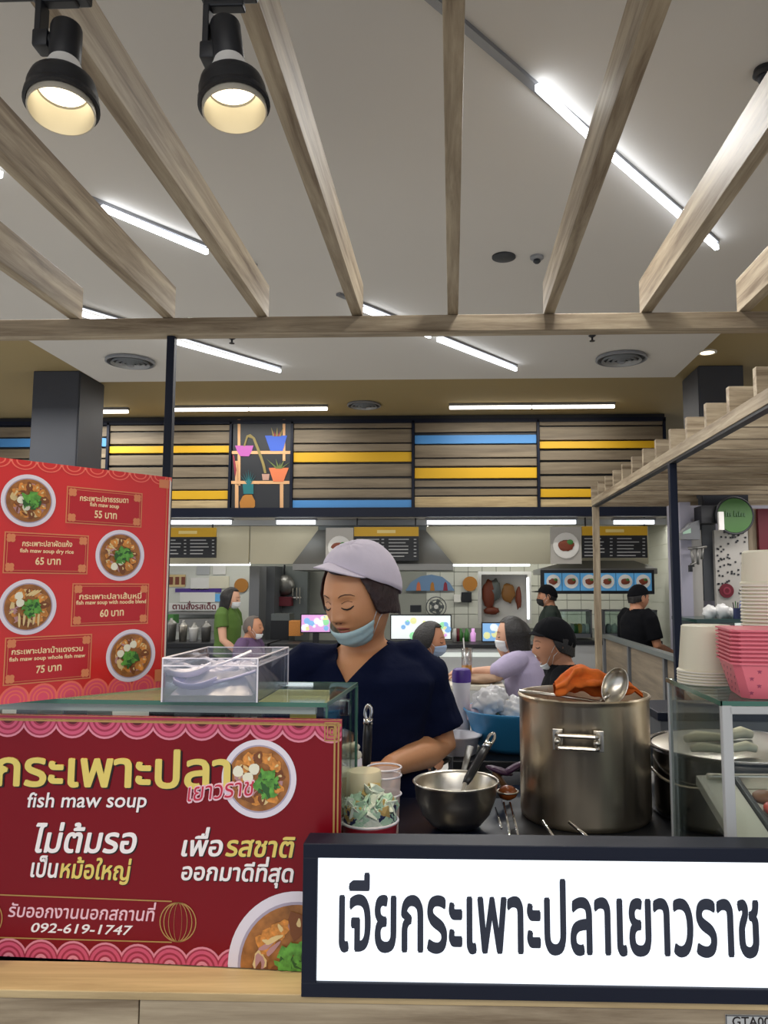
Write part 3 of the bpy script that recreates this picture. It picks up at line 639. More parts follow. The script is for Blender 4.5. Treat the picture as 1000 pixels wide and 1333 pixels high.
# ---- glass display case behind the banner
ca = R(-3.6); cx_, cy_ = Vector((math.cos(ca), math.sin(ca), 0)), Vector((-math.sin(ca), math.cos(ca), 0)); CO = Vector((-.206, 1.272, 0))
def C(u, v, z): return CO + cx_ * u + cy_ * v + Vector((0, 0, z))
RZ = Matrix.Rotation(ca, 3, 'Z')
def cbox(a, b, bev=0):
    c = C((a[0] + b[0]) / 2, (a[1] + b[1]) / 2, (a[2] + b[2]) / 2); return MB().box(c, [abs(b[i] - a[i]) for i in range(3)], RZ, bev)
gc = thing('glass_display_case', 'low glass display case with green edges behind the big red banner', 'display case', C(-.4, .14, 1.04))
W_, D_ = .80, .27
def cb(a, b, n, m, bev=0):
    mb = cbox(a, b, bev); return mb.build(n, m, gc)
cb((-W_, 0, 1.366), (0, D_, 1.372), 'top_pane', 'glass_case'); cb((-W_, 0, 1.045), (0, .005, 1.365), 'front_pane', 'glass_clear'); cb((-.005, .006, 1.045), (0, D_ - .006, 1.365), 'side_pane', 'glass_clear')
cb((-W_, 0, 1.045), (-W_ + .005, D_, 1.365), 'side_pane', 'glass_clear')
for a, b in (((-W_, -.002, 1.3655), (0, .0, 1.3725)), ((-W_, D_, 1.3655), (0, D_ + .002, 1.3725)), ((0, -.002, 1.3655), (.002, D_ + .002, 1.3725)), ((-.001, D_ - .008, 1.05), (.003, D_, 1.366)), ((-.001, 0, 1.05), (.0025, .006, 1.366))): cb(a, b, 'glass_edge', 'glass_edge')
cb((-W_, 0, 1.04), (0, D_, 1.045), 'base', 'steel'); cb((-W_ + .01, .0105, 1.352), (-.02, .022, 1.366), 'front_rail', 'pale_grey')
for u in (-.02, -.40): cb((u - .012, D_ - .014, 1.31), (u + .008, D_ + .006, 1.34), 'clip', 'chrome', .002)
cb((-W_ + .02, D_ - .04, 1.335), (-.05, D_ - .02, 1.36), 'light_strip', 'lamp_glow')
# trays and price tags standing inside the case
for i, u in enumerate((-.70, -.52, -.34, -.16)):
    t = thing('steel_tray', ('steel tray farthest left inside the glass case', 'steel tray second from left inside the glass case', 'steel tray third from left inside the glass case', 'steel tray nearest the right end of the glass case')[i], 'tray', C(u, .14, 1.048), 'steel trays in the glass case')
    cbox((u - .08, .04, 1.048), (u + .08, .23, 1.053)).build('base', 'steel', t)
    for a, b in (((u - .08, .04, 1.05), (u - .077, .23, 1.25)), ((u + .077, .04, 1.05), (u + .08, .23, 1.25)), ((u - .08, .04, 1.05), (u + .08, .043, 1.25)), ((u - .08, .227, 1.05), (u + .08, .23, 1.25))): cbox(a, b).build('wall', 'steel', t)
    rn = random.Random(i); mb = MB()
    for k in range(26):
        mb.ball(C(u + rn.uniform(-.065, .065), .135 + rn.uniform(-.08, .08), 1.225 + rn.uniform(-.01, .012)), (rn.uniform(.014, .024), .014, .009), 8, 5)
    mb.build('filling', ('pb_noodle', 'pb_orange', 'pb_green', 'pb_egg')[i], t, True, kind='stuff')
for i, (u, c) in enumerate(((-.60, 'offwhite'), (-.49, 'white'), (-.40, 'pale_grey'), (-.29, 'dark'), (-.20, 'dark'), (-.045, 'gold'))):
    cbox((u - .022, .026, 1.33), (u + .022, .028, 1.366)).build('tag_card', c, None, label='small %s card clipped inside the case top, %s' % (('cream', 'white', 'grey', 'dark', 'black', 'yellow')[i], ('leftmost', 'second from left', 'third from left', 'fourth from left', 'fifth from left', 'nearest the right corner')[i]), cat='card', group='cards inside the glass case')

# ---- clear plastic box with wrapped spoons on the glass case
t = thing('plastic_box', 'clear open plastic box of wrapped spoons beside the menu board', 'box', (-.42, 1.40, 1.374))
bx0, bx1, by0, by1 = -.475, -.318, 1.265, 1.50; bz0, bz1 = 1.3735, 1.444
for a, b, n in (((bx0, by0, bz0), (bx1, by1, bz0 + .003), 'base'), ((bx0, by0, bz0), (bx1, by0 + .003, bz1), 'wall'), ((bx0, by1 - .003, bz0), (bx1, by1, bz1), 'wall'), ((bx0, by0, bz0), (bx0 + .003, by1, bz1), 'wall'), ((bx1 - .003, by0, bz0), (bx1, by1, bz1), 'wall')): MB().span(a, b).build(n, 'plastic_clear', t)
m = MB()
for z in (bz1, bz1 - .012): 
    m.tube([(bx0, by0, z), (bx1, by0, z), (bx1, by1, z), (bx0, by1, z)], .0016, 6, closed=True)
for x, y in ((bx0, by0), (bx1, by0), (bx1, by1), (bx0, by1)): m.cyl((x, y, bz0), (x, y, bz1), .0014, n=6)
m.build('rim', 'spoon_white', t)
def spoon(t, c, ang, m, s=1.0, tilt=0):
    q = Matrix.Rotation(ang, 3, 'Z') @ Matrix.Rotation(tilt, 3, 'Y')
    def tr(x, y, z): return Vector(c) + q @ Vector((x * s, y * s, z * s))
    mb = MB()
    def bowl(u, v):
        x = -.035 + .07 * u; w = .023 * math.sqrt(max(0, 1 - (2 * u - 1) ** 2)); a = -1 + 2 * v
        return tr(x, w * a, .012 * (a * a * .9 + (2 * u - 1) ** 2 * .8))
    mb.grid(bowl, 14, 8); mb.tube([tr(.03, 0, .011), (tr(.06, 0, .018)), tr(.10, 0, .030)], [.009 * s, .0065 * s, .008 * s], 8, flat=.35); return mb
for i, (x, y, z, a, m_, tl, lab) in enumerate((
    (-.43, 1.292, 1.390, .05, 'lavender', 0, 'lavender plastic soup spoon lying lowest at the front of the clear box'),
    (-.445, 1.31, 1.408, .25, 'spoon_white', -.1, 'white plastic soup spoon lying over the lavender one in the clear box'),
    (-.405, 1.345, 1.404, 2.9, 'spoon_white', 0, 'white plastic soup spoon lying across the middle of the clear box'),
    (-.42, 1.39, 1.400, .5, 'spoon_white', 0, 'white plastic soup spoon fourth from the front in the clear box'),
    (-.40, 1.44, 1.402, 2.7, 'spoon_white', 0, 'white plastic soup spoon at the back of the clear box'))):
    mb = spoon(None, (x, y, z), a, m_, 1.05, tl); o = mb.build('soup_spoon', m_, None, True, label=lab, cat='spoon', group='spoons in the clear box')
    so = o.modifiers.new('s', 'SOLIDIFY'); so.thickness = .002
film('wrap', 'e8e4f0', .38, .25)
mb = MB()
def wrap(u, v):
    x = -.465 + .135 * u; y = 1.275 + .215 * v; e = min(u, 1 - u, v, 1 - v) * 5; return Vector((x, y, 1.383 + min(1, e) * .040 + .012 * noise.noise(Vector((x * 45, y * 45, 3))) * min(1, e)))
mb.grid(wrap, 40, 50); mb.build('plastic_wrap', 'wrap', None, True, label='crumpled clear plastic bag over the spoons in the clear box', cat='plastic bag')

# ---- condiments beside the banner
mat('tub_red', 'b02438', .4); mat('jar_brown', '8a4416', .25); mat('jar_red', '7a2414', .3); mat('lid_cream', 'ddd3b2', .45); mat('black_plastic', '17181c', .35); mat('mint', 'b9dcc4', .4); mat('sachet', 'dfe9dc', .35); mat('sachet_navy', '27305a', .4); mat('sachet_gold', 'c8ab6a', .4)
def jar(c, r, h, body, lid, lab, lh=.03, cat='jar', rl=1.0):
    t = thing('condiment_jar', lab, cat, c, 'jars beside the red banner'); c = Vector(c)
    MB().lathe(c, [(r * .92, 0), (r, .004), (r, h * .8), (r * .85, h * .95), (r * .8, h)], 28).build('body', body, t, 40)
    MB().lathe(c + Vector((0, 0, h * .93)), [(r * rl, 0), (r * rl * 1.02, .003), (r * rl * .98, lh - .003), (r * rl * .9, lh)], 28).build('lid', lid, t, 40); return t
c = P(449, 1025, 1.56); jar((c.x, 1.56, 1.04), .034, .165, 'jar_brown', 'spoon_white', 'brown sauce jar with white lid right of the banner edge', .03)
c = P(474, 1025, 1.50); jar((c.x, 1.50, 1.04), .029, .135, 'jar_red', 'lid_cream', 'dark red sauce jar with a tall cream lid beside the plastic cup', .048, rl=1.15)
c = P(500, 1050, 1.54); t = thing('plastic_cup', 'clear frosted plastic cup behind the tub of sachets', 'cup', (c.x, 1.54, 1.04)); film('frost', 'e9dcdc', .5, .25)
MB().lathe((c.x, 1.54, 1.04), [(.026, 0), (.032, .14), (.033, .165)], 32, cap1=False).build('wall', 'frost', t, True)
for z in (.17, .155, .12): MB().tube([(c.x + .0335 * math.cos(a), 1.54 + .0335 * math.sin(a), 1.04 + z) for a in np.linspace(0, 2 * PI, 33)[:-1]], .0018, 6, closed=True).build('rim', 'spoon_white', t, True)
# small white cloth over the jar lid
mb = MB()
for i, (x, y, r_) in enumerate(((450, 975, .014), (460, 972, .013), (463, 983, .013), (452, 984, .012), (457, 978, .013))):
    p = P(x, y, 1.545 + .004 * i); mb.ball(p, (r_, r_, r_ * .7), 12, 8, fn=lambda d: 1 + .25 * noise.noise(d * 2.2 + Vector((i, 0, 0))))
mb.build('knotted_cloth', 'offwhite', None, True, label='small knotted white cloth on top of the brown sauce jar', cat='cloth')
# tub of sachets
tc_ = P(481, 1072, 1.45); tx = tc_.x
t = thing('sachet_tub', 'red paper tub with a white rim, heaped with small sachets', 'tub', (tx, 1.46, 1.04))
MB().lathe((tx, 1.46, 1.04), [(.043, 0), (.0500, .088), (.0515, .092), (.0525, .089)], 40, cap1=False).build('wall', 'tub_red', t, 50)
MB().tube([(tx + .0515 * math.cos(a), 1.46 + .0515 * math.sin(a), 1.133) for a in np.linspace(0, 2 * PI, 41)[:-1]], .0026, 8, closed=True).build('rim', 'spoon_white', t, True)
MB().lathe((tx, 1.46, 1.04), [(.0462, .04), (.0492, .075)], 14, cap0=False, cap1=False, a0=-2.0, a1=-1.35).build('label_patch', 'lavender', t, True)
MB().lathe((tx, 1.46, 1.04), [(.0462, .03), (.0492, .07)], 10, cap0=False, cap1=False, a0=-2.75, a1=-2.35).build('label_patch', 'mint', t, True)
rn = random.Random(5); first = {}
nlev = 0
for k in range(120):
    a = rn.uniform(0, 2 * PI); q = rn.random() ** .5; lev = rn.random(); side = k < 34
    if side: a = -PI + rn.uniform(0, PI) * 1.0; rr = .046; z = 1.143 + rn.uniform(-.003, .012); mm = rn.choice(['sachet_navy', 'sachet_gold', 'sachet', 'mint']); rot = Matrix.Rotation(a + PI / 2, 3, 'Z') @ Matrix.Rotation(rn.uniform(-.25, .25), 3, 'Y')
    else: rr = .045 * q; z = 1.145 + (1 - q) * .055 * lev + .012; mm = rn.choice(['mint', 'mint', 'sachet', 'sachet', 'sachet_gold']); rot = Matrix.Rotation(rn.uniform(0, 6), 3, 'Z') @ Matrix.Rotation(rn.uniform(-1, 1), 3, 'X') @ Matrix.Rotation(rn.uniform(-.8, .8), 3, 'Y')
    if mm not in first:
        mb = MB(); mb.add([(-.011, -.0008, -.011), (.011, -.0008, -.011), (.011, -.0008, .011), (-.011, -.0008, .011), (0, -.0035, 0), (-.011, .0008, -.011), (.011, .0008, -.011), (.011, .0008, .011), (-.011, .0008, .011), (0, .0035, 0)],
            [(0, 1, 4), (1, 2, 4), (2, 3, 4), (3, 0, 4), (6, 5, 9), (7, 6, 9), (8, 7, 9), (5, 8, 9), (0, 5, 6, 1), (1, 6, 7, 2), (2, 7, 8, 3), (3, 8, 5, 0)])
        first[mm] = mb.mesh('sachet', [mm])
    o = bpy.data.objects.new('sachet', first[mm]); COL.objects.link(o); o.matrix_world = Matrix.Translation((tx + rr * math.cos(a), 1.46 + rr * math.sin(a), z)) @ rot.to_4x4()
    nm = {'mint': 'pale green', 'sachet': 'white', 'sachet_navy': 'navy', 'sachet_gold': 'gold'}[mm]
    setp(o, 'small %s seasoning sachet %s the red paper tub' % (nm, 'standing round the rim of' if side else 'heaped in the middle of'), 'sachet', 'sachets in the red tub: %s %s' % (nm, 'rim' if side else 'middle'))
# upright ladle handle
def handle(t, a, b, r0=.009):
    a, b = Vector(a), Vector(b); d = (b - a).normalized(); L = (b - a).length
    m = MB(); m.tube([a, a + d * L * .1, a + d * L * .5, a + d * L * .78], [r0 * .7, r0, r0 * 1.05, r0 * .9], 12, flat=.7); m.build('grip', 'black_plastic', t, True)
    s = d.cross(Vector((0, 1, 0))).normalized(); pts = [a + d * L * .76 + s * r0 * .5 * math.cos(q) * 1.3 + d * (L * .12 + L * .12 * math.sin(q)) for q in np.linspace(0, 2 * PI, 17)[:-1]]
    m = MB(); m.tube(pts, r0 * .35, 8, closed=True); m.cyl(a + d * L * .70, a + d * L * .79, r0 * .95, n=14); m.build('hanging_loop', 'chrome', t, True)
a, b = P(477, 1000, 1.66), P(480, 918, 1.66)
t = thing('upright_ladle', 'black-handled ladle standing upright in front of the cook', 'ladle', (a.x, 1.66, 1.04)); handle(t, a, b, .0105)
m = MB(); m.cyl((a.x, 1.66, 1.06), a, .004, n=8); m.lathe((a.x, 1.66, 1.042), [(.001, 0), (.02, .004), (.03, .02), (.031, .022), (.029, .02), (.018, .006), (.001, .003)], 24, cap0=False, cap1=False); m.build('scoop', 'steel', t, True)
m = MB()
# ---- steel mixing bowl with a ladle
bc = Vector((.007, 1.735, 1.04))
t = thing('steel_bowl', 'shiny steel mixing bowl with a flat base in the middle of the worktop', 'bowl', bc)
pr = [(.001, .002), (.038, .0), (.055, .008), (.074, .030), (.087, .062), (.0905, .094), (.095, .0985), (.0925, .1005), (.088, .094), (.085, .062), (.072, .032), (.053, .011), (.036, .004), (.001, .004)]
MB().lathe(bc, pr, 56, cap0=False, cap1=False).build('body', 'steel', t, True)
mb = MB(); mb.ball(bc + Vector((.005, -.005, .012)), (.045, .045, .012), 24, 10, fn=lambda d: 1 + .15 * noise.noise(d * 3)); mb.build('rice_flour', 'offwhite', None, True, label='pale mound of flour in the bottom of the steel bowl', cat='food')
t = thing('bowl_ladle', 'black-handled spatula leaning in the steel mixing bowl', 'spatula', bc + Vector((.02, 0, .02)))
handle(t, P(606, 1020, 1.70), P(643, 955, 1.80), .0105)
m = MB(); m.tube([P(606, 1020, 1.70), P(603, 1028, 1.69), bc + Vector((.01, -.02, .025))], [.005, .004, .004], 8); m.box(bc + Vector((.008, -.025, .024)), (.05, .035, .002), Matrix.Rotation(.3, 3, 'X')); m.build('blade', 'steel', t)
t = thing('grey_ladle', 'grey steel ladle handle behind the steel bowl', 'ladle', P(608, 1000, 1.95)); m = MB(); m.tube([P(612, 972, 2.0), P(604, 1003, 1.93)], [.010, .007], 10, flat=.4); m.tube([P(604, 1003, 1.93), P(600, 1035, 1.88)], [.005, .006], 8); m.ball(P(600, 1040, 1.88), (.022, .02, .012), 14, 8); m.build('handle', 'steel_dull', t, True)

# ---- big stock pot
pc = Vector((.303, 1.822, 1.04)); pr_ = .147; ph = .272
mat('orange_cloth', 'd96a1c', .85, noise_amt=.12, scale=60)
st = thing('gas_stove', 'low black gas stove under the big stock pot', 'stove', (.3, 1.8, 1.04))
MB().span((.12, 1.64, 1.0405), (.60, 1.96, 1.044)).build('base', 'black', st)
t = thing('stock_pot', 'tall brushed steel stock pot with an open top and side handle', 'pot', pc)
pc = pc + Vector((0, 0, .005))
MB().lathe(pc, [(.001, 0), (pr_ - .006, 0), (pr_ - .001, .006), (pr_, .014), (pr_, ph - .014), (pr_ + .002, ph - .008), (pr_ + .004, ph - .003), (pr_ + .002, ph), (pr_ - .003, ph), (pr_ - .004, ph - .01), (pr_ - .004, .01), (.001, .008)], 72, cap0=False, cap1=False).build('body', 'steel_brushed', t, 35)
MB().lathe(pc + Vector((0, 0, ph - .045)), [(.001, 0), (pr_ - .004, 0)], 48, cap0=False, cap1=False).build('soup', 'pb_brown', t)
def pot_handle(t, c, ang, r, z, w=.042, hgt=.021):
    u = Vector((-math.sin(ang), math.cos(ang), 0)); n = Vector((math.cos(ang), math.sin(ang), 0)); c = Vector(c) + n * (r + .002) + Vector((0, 0, z))
    m = MB(); o = n * .026
    pts = [c - u * w + Vector((0, 0, hgt * .5)), c - u * w + o + Vector((0, 0, hgt * .6)), c + u * w + o + Vector((0, 0, hgt * .6)), c + u * w + Vector((0, 0, hgt * .5))]
    for s_ in (.6, -.6): m.tube([c - u * w * 1.0 + Vector((0, 0, hgt * s_)) - n * .004, c - u * w + o * .8 + Vector((0, 0, hgt * s_)), c - u * w * .9 + o + Vector((0, 0, hgt * s_)), c + u * w * .9 + o + Vector((0, 0, hgt * s_)), c + u * w + o * .8 + Vector((0, 0, hgt * s_)), c + u * w + Vector((0, 0, hgt * s_)) - n * .004], .0048, 8)
    for s_ in (-1, 1): m.box(c + u * w * s_ + n * .012, (.012, .012, hgt * 1.3), Matrix.Rotation(ang, 3, 'Z'), .003); m.ball(c + u * w * s_ * .97 + n * .022, .008, 12, 8)
    m.build('handle', 'steel', t, 40)
    for s_ in (-1, 1): MB().box(c + u * w * s_ * 1.02 + n * .0005, (.003, .022, hgt * 2.1), Matrix.Rotation(ang, 3, 'Z'), .0014).build('handle_plate', 'steel', t)
a_ = math.atan2(-.98, .0) - .05; pot_handle(t, pc, a_ - .20, pr_, .192); pot_handle(t, pc, a_ - .2 + PI, pr_, .192)
# skimmer ladle and cloth on the rim
top = pc.z + ph
t = thing('soup_ladle', 'large steel ladle lying across the stock pot rim with its bowl raised at right', 'ladle', (pc.x, pc.y, top))
a, b = P(676, 899, 1.74), P(783, 914, 1.72)
mb = MB(); mb.tube([a, a.lerp(b, .5) + Vector((0, 0, .001)), b], [.006, .0065, .006], 10, flat=.6); mb.build('handle', 'steel', t, True)
lc = P(801, 893, 1.72); mb = MB(); _l = Vector((.46, .25, .85)).normalized(); _s = Vector((.84, .1, -.48)); _s = (_s - _l * _s.dot(_l)).normalized(); _n = _l.cross(_s); q = Matrix((_s, _l, _n)).transposed()
def lad(u, v): 
    th = v * PI / 2; ph_ = u * 2 * PI; return lc + q @ Vector((.029 * math.sin(th) * math.cos(ph_), .043 * math.sin(th) * math.sin(ph_), .026 * math.cos(th)))
mb.grid(lad, 28, 10); o = mb.build('scoop', 'steel', t, True); s_ = o.modifiers.new('s', 'SOLIDIFY'); s_.thickness = .002
mb = MB(); mb.tube([b, P(788, 908, 1.72), P(793, 903, 1.72)], [.006, .006, .005], 8); mb.build('neck', 'steel', t, True)
# orange cloth: a draped folded towel
rn = random.Random(2); mb = MB()
path = [P(x, y, Y_) for x, y, Y_ in ((722, 893, 1.70), (735, 889, 1.72), (745, 880, 1.76), (760, 880, 1.78), (778, 884, 1.79), (795, 893, 1.80), (812, 892, 1.80), (826, 894, 1.80), (836, 902, 1.79))]
def cloth(u, v):
    f = u * (len(path) - 1); i = min(int(f), len(path) - 2); p = path[i].lerp(path[i + 1], f - i)
    rad = .006 + .022 * math.sin(PI * min(1, u * 1.1 + .05)) ** .6
    a = v * 2 * PI; r2 = rad * (1 + .28 * math.sin(a * 5 + u * 9) + .3 * noise.noise(Vector((u * 9, math.cos(a) * 1.5, math.sin(a) * 1.5))))
    return p + Vector((0, r2 * 1.5 * math.cos(a), r2 * .9 * math.sin(a) - .005))
mb.grid(cloth, 60, 30); mb.build('orange_cloth', 'orange_cloth', None, True, label='crumpled orange cloth draped over the stock pot rim', cat='cloth')
# tongs tips and utensils in front of the pot
for lab, a, b in (('steel tong arm poking up left in front of the stock pot', (707, 1069), (722, 1092)), ('steel tong arm poking up right in front of the stock pot', (741, 1070), (768, 1092))):
    m = MB(); p0, p1 = P(*a, 1.60), P(*b, 1.56); m.tube([p0, p1, p1 + (p1 - p0) * .4], .0035, 8); m.build('tong_arm', 'chrome', None, True, label=lab, cat='tongs')
# noodle strainer left of the pot
t = thing('wire_strainer', 'wire strainer with brown noodles between the steel bowl and stock pot', 'strainer', P(662, 1040, 1.72))
sc_ = P(661, 1030, 1.78)
MB().tube([sc_ + Vector((.024 * math.cos(a), .024 * math.sin(a), 0)) for a in np.linspace(0, 2 * PI, 25)[:-1]], .002, 6, closed=True).build('rim', 'steel', t, True)
mb = MB(); mb.ball(sc_ - Vector((0, 0, .003)), (.022, .022, .016), 18, 10, fn=lambda d: 1 + .15 * noise.noise(d * 6)); mb.build('noodles', 'jar_brown', t, True)
for a, b in (((664, 1045), (675, 1088)), ((656, 1045), (664, 1088)), ((645, 1052), (653, 1078))): MB().tube([P(*a, 1.74), P(*b, 1.55)], .0026, 6).build('handle', 'chrome', t, True)
# packets behind the strainer
mat('packet_purple', '4a2a48', .35); mat('packet_brown', '6b4a2a', .4)
for i, (x, y, r_, mm, lab) in enumerate(((650, 1003, .3, 'packet_purple', 'dark purple snack packet behind the strainer'), (668, 1000, -.5, 'packet_purple', 'dark purple packet leaning on the stock pot side'), (652, 1016, .9, 'packet_brown', 'brown packet under the purple packets'))):
    p = P(x, y, 1.93); mb = MB(); mb.ball((0, 0, 0), (.035, .018, .008), 20, 8, fn=lambda d: 1 + .12 * noise.noise(d * 4 + Vector((i, 0, 0)))); 
    rr_ = Matrix.Rotation(r_, 3, 'Y'); mb.v = [tuple(p + rr_ @ Vector(v)) for v in mb.v]; mb.build('snack_packet', mm, None, True, label=lab, cat='packet', group='packets by the stock pot')
# shelf behind the worktop with blue tub, bowl, bottle
sh = thing('back_shelf', 'dark shelf behind the worktop holding the blue tub', 'shelf', (.3, 2.4, 0))
MB().span((-.0, 2.24, 1.04), (.60, 2.62, 1.07), bev=.003).build('top', 'black', sh); MB().span((.02, 2.26, 0), (.04, 2.60, 1.04)).build('leg', 'black', sh); MB().span((.56, 2.26, 0), (.58, 2.60, 1.04)).build('leg', 'black', sh)
bk = thing('back_counter', 'grey low back counter behind the right cooking pot', 'counter', (.95, 2.5, 0))
MB().span((.62, 2.36, 0), (1.35, 2.60, 1.165)).build('cabinet', 'mid_grey', bk); MB().span((.61, 2.35, 1.165), (1.36, 2.61, 1.19), bev=.003).build('top', 'navy_black', bk)
mat('tub_blue', '2f7fb0', .4); mat('bag_white', 'e6e6e4', .3); mat('purple', '4a2a8a', .4); mat('cloud_white', 'dedce2', .5); mat('txt_navy', '2a2c52', .5)
bt = Vector((.195, 2.42, 1.07)); t = thing('blue_tub', 'round blue plastic tub behind the stock pot, full of plastic bags', 'tub', bt)
MB().lathe(bt, [(.001, 0), (.105, 0), (.125, .02), (.155, .11), (.162, .118), (.160, .122), (.150, .112), (.12, .024), (.001, .01)], 44, cap0=False, cap1=False).build('body', 'tub_blue', t, True)
rn = random.Random(11); film('bag_film', 'e4e4e6', .85, .25); film('bag_pink', 'e0c4cc', .9, .3); film('bag_yellow', 'd9d0a0', .9, .3)
for i, (x, y, r_, mm, lab) in enumerate(((636, 915, .045, 'bag_film', 'white plastic bag piled highest in the blue tub'), (628, 930, .04, 'bag_pink', 'pinkish plastic bag at the left of the blue tub'), (655, 925, .042, 'bag_yellow', 'yellowish plastic bag in the middle of the blue tub'), (672, 925, .045, 'bag_film', 'white plastic bag in the blue tub beside the stock pot'), (645, 905, .035, 'bag_film', 'small white plastic bag behind the pile in the blue tub'))):
    p = P(x, y, 2.38 + .03 * (i % 3)); mb = MB(); mb.ball(p, (r_, r_, r_ * .85), 26, 18, fn=lambda d: 1 + .45 * noise.noise(d * 2.6 + Vector((i * 3, 0, 0))) + .12 * noise.noise(d * 7)); mb.build('plastic_bag', mm, None, True, label=lab, cat='plastic bag', group='plastic bags in the blue tub')
c = Vector((P(597, 970, 2.33).x, 2.33, 1.07)); t = thing('white_bowl', 'white plastic bowl beside the cook\'s elbow', 'bowl', c)
MB().lathe(c, [(.001, 0), (.045, 0), (.052, .004), (.062, .050), (.070, .054), (.070, .058), (.060, .056), (.048, .008), (.001, .006)], 36, cap0=False, cap1=False).build('body', 'cloud_white', t, True)
c = Vector((P(601, 900, 2.45).x, 2.45, 1.07)); t = thing('sauce_bottle', 'white squeeze bottle with a purple cap beside the cook\'s sleeve', 'bottle', c)
MB().lathe(c, [(.024, 0), (.026, .006), (.026, .17), (.029, .19), (.029, .195)], 28).build('body', 'cloud_white', t, 40)
MB().lathe(c + Vector((0, 0, .195)), [(.030, 0), (.030, .028), (.027, .038), (.02, .042)], 28).build('cap', 'purple', t, 40)
MB().lathe(c, [(.0265, .12), (.0268, .145)], 12, cap0=False, cap1=False, a0=-2.0, a1=-1.0).build('label_patch', 'purple', t, True)
MB().lathe(c, [(.0266, .157), (.027, .163)], 12, cap0=False, cap1=False, a0=-2.1, a1=-1.0).build('label_patch', 'txt_navy', t, True)

# ---- right cooking pot with lid and spoons
qc = Vector((.655, 1.84, 1.045)); qr, qh = .195, .155
t = thing('wide_pot', 'wide steel cooking pot with a lid at the right of the stock pot', 'pot', qc - Vector((0, 0, .005)))
mat('pot_dark', '8f8f92', .18, 1)
MB().lathe(qc, [(.001, 0), (qr - .01, 0), (qr - .002, .008), (qr, .02), (qr, qh - .01), (qr + .005, qh - .003), (qr + .005, qh), (qr - .004, qh), (qr - .004, .02), (.001, .01)], 72, cap0=False, cap1=False).build('body', 'pot_dark', t, 35)
MB().lathe(qc + Vector((0, 0, qh - .004)), [(qr - .006, 0), (qr - .02, .006), (qr - .09, .012), (.001, .014)], 64, cap0=False, cap1=False).build('lid', 'steel', t, 35)
aa = [R(a) for a in range(176, 262, 6)]; MB().tube([qc + Vector(((qr + .012) * math.cos(a), (qr + .012) * math.sin(a), qh - .03 - .035 * math.sin(PI * i / (len(aa) - 1)))) for i, a in enumerate(aa)], .003, 8).build('wire_handle', 'steel', t, True)
mat('bone', 'f2e8c8', .6, noise_amt=.1, scale=40)
lz = qc.z + qh + .016
for i, (x0_, y0_, x1_, y1_, r_, lab) in enumerate(((893, 962, 978, 956, .012, 'pale wooden rolling stick lying farther back on the wide pot lid'), (900, 975, 985, 975, .0095, 'pale crooked stick lying nearer on the wide pot lid'))):
    a, b = G(x0_, y0_, lz + .004), G(x1_, y1_, lz + .004); m = MB()
    m.tube([a, a.lerp(b, .15) + Vector((0, .003, .004)), a.lerp(b, .5) + Vector((0, -.004, -.001)), a.lerp(b, .85) + Vector((0, .002, .006)), b], [r_ * .7, r_ * 1.1, r_ * .75, r_ * 1.15, r_ * .8], 12); m.build('dried_fish_maw', 'bone', None, True, label=lab.replace('wooden rolling ', 'thick dried fish maw ').replace('crooked stick', 'thin dried fish maw stick'), cat='dried food', group='dried maw on the pot lid')

# ---- right glass case
t = thing('glass_guard_case', 'glass-sided food case with a grey post at the lower right', 'display case', (.8, 1.45, 1.04))
zt = 1.368
MB().span((.440, 1.30, 1.045), (.4455, 1.60, zt)).build('side_pane', 'glass_clear', t); MB().span((.447, 1.297, 1.045), (1.2, 1.302, zt)).build('front_pane', 'glass_clear', t)
MB().span((.440, 1.295, zt), (1.2, 1.615, zt + .006)).build('top_pane', 'glass_case', t)
for a, b in (((.438, 1.293, zt - .001), (.4405, 1.617, zt + .007)), ((.438, 1.293, zt - .001), (1.2, 1.295, zt + .007))): MB().span(a, b).build('glass_edge', 'glass_edge', t)
MB().span((.439, 1.291, 1.04), (.456, 1.305, zt), bev=.002).build('post', 'pale_grey', t); MB().span((.45, 1.291, zt - .014), (1.2, 1.303, zt - .001), bev=.002).build('rail', 'pale_grey', t)
MB().span((.438, 1.602, 1.04), (.446, 1.61, zt), bev=.001).build('post', 'pale_grey', t)
# food tray inside, tilted
tt = thing('food_tray', 'tilted steel food tray with red and yellow food inside the right case', 'tray', (.7, 1.47, 1.06))
rt_ = Matrix.Rotation(R(16), 3, 'X')
MB().box((.855, 1.46, 1.13), (.58, .24, .006), rt_).build('base', 'steel', tt); MB().box((.5165, 1.46, 1.142), (.066, .27, .02), rt_, .002).build('rim', 'offwhite', tt); MB().box((.556, 1.46, 1.150), (.010, .25, .02), rt_, .002).build('divider', 'black', tt)
MB().box((.80, 1.575, 1.18), (.60, .012, .03), rt_, .003).build('rim', 'steel', tt); MB().box((.80, 1.46, 1.07), (.58, .20, .05)).build('stand', 'black', tt)
mat('food_red', 'd8452c', .35, noise_amt=.25, scale=60); mat('food_yellow', 'e8b040', .35); mat('food_brown', '8a5a3a', .5)
rn = random.Random(9)
for k in range(16):
    x = .585 + (k % 5) * .035 + rn.uniform(-.006, .006) - .002; yy = 1.375 + (k // 5) * .042 + rn.uniform(-.004, .004); cm = ('food_red', 'food_yellow', 'food_red', 'food_brown')[k % 4]
    MB().ball((x, yy, 1.122 + (yy - 1.375) * .29 + .012), (.019, .022, .013), 14, 8, fn=lambda d: 1 + .15 * noise.noise(d * 3 + Vector((k, 0, 0)))).build('food_piece', cm, None, True, label='small %s food piece on the tilted tray in the right case' % {'food_red': 'red', 'food_yellow': 'yellow', 'food_brown': 'brown'}[cm], cat='food', group='%s food pieces in the right case' % {'food_red': 'red', 'food_yellow': 'yellow', 'food_brown': 'brown'}[cm])

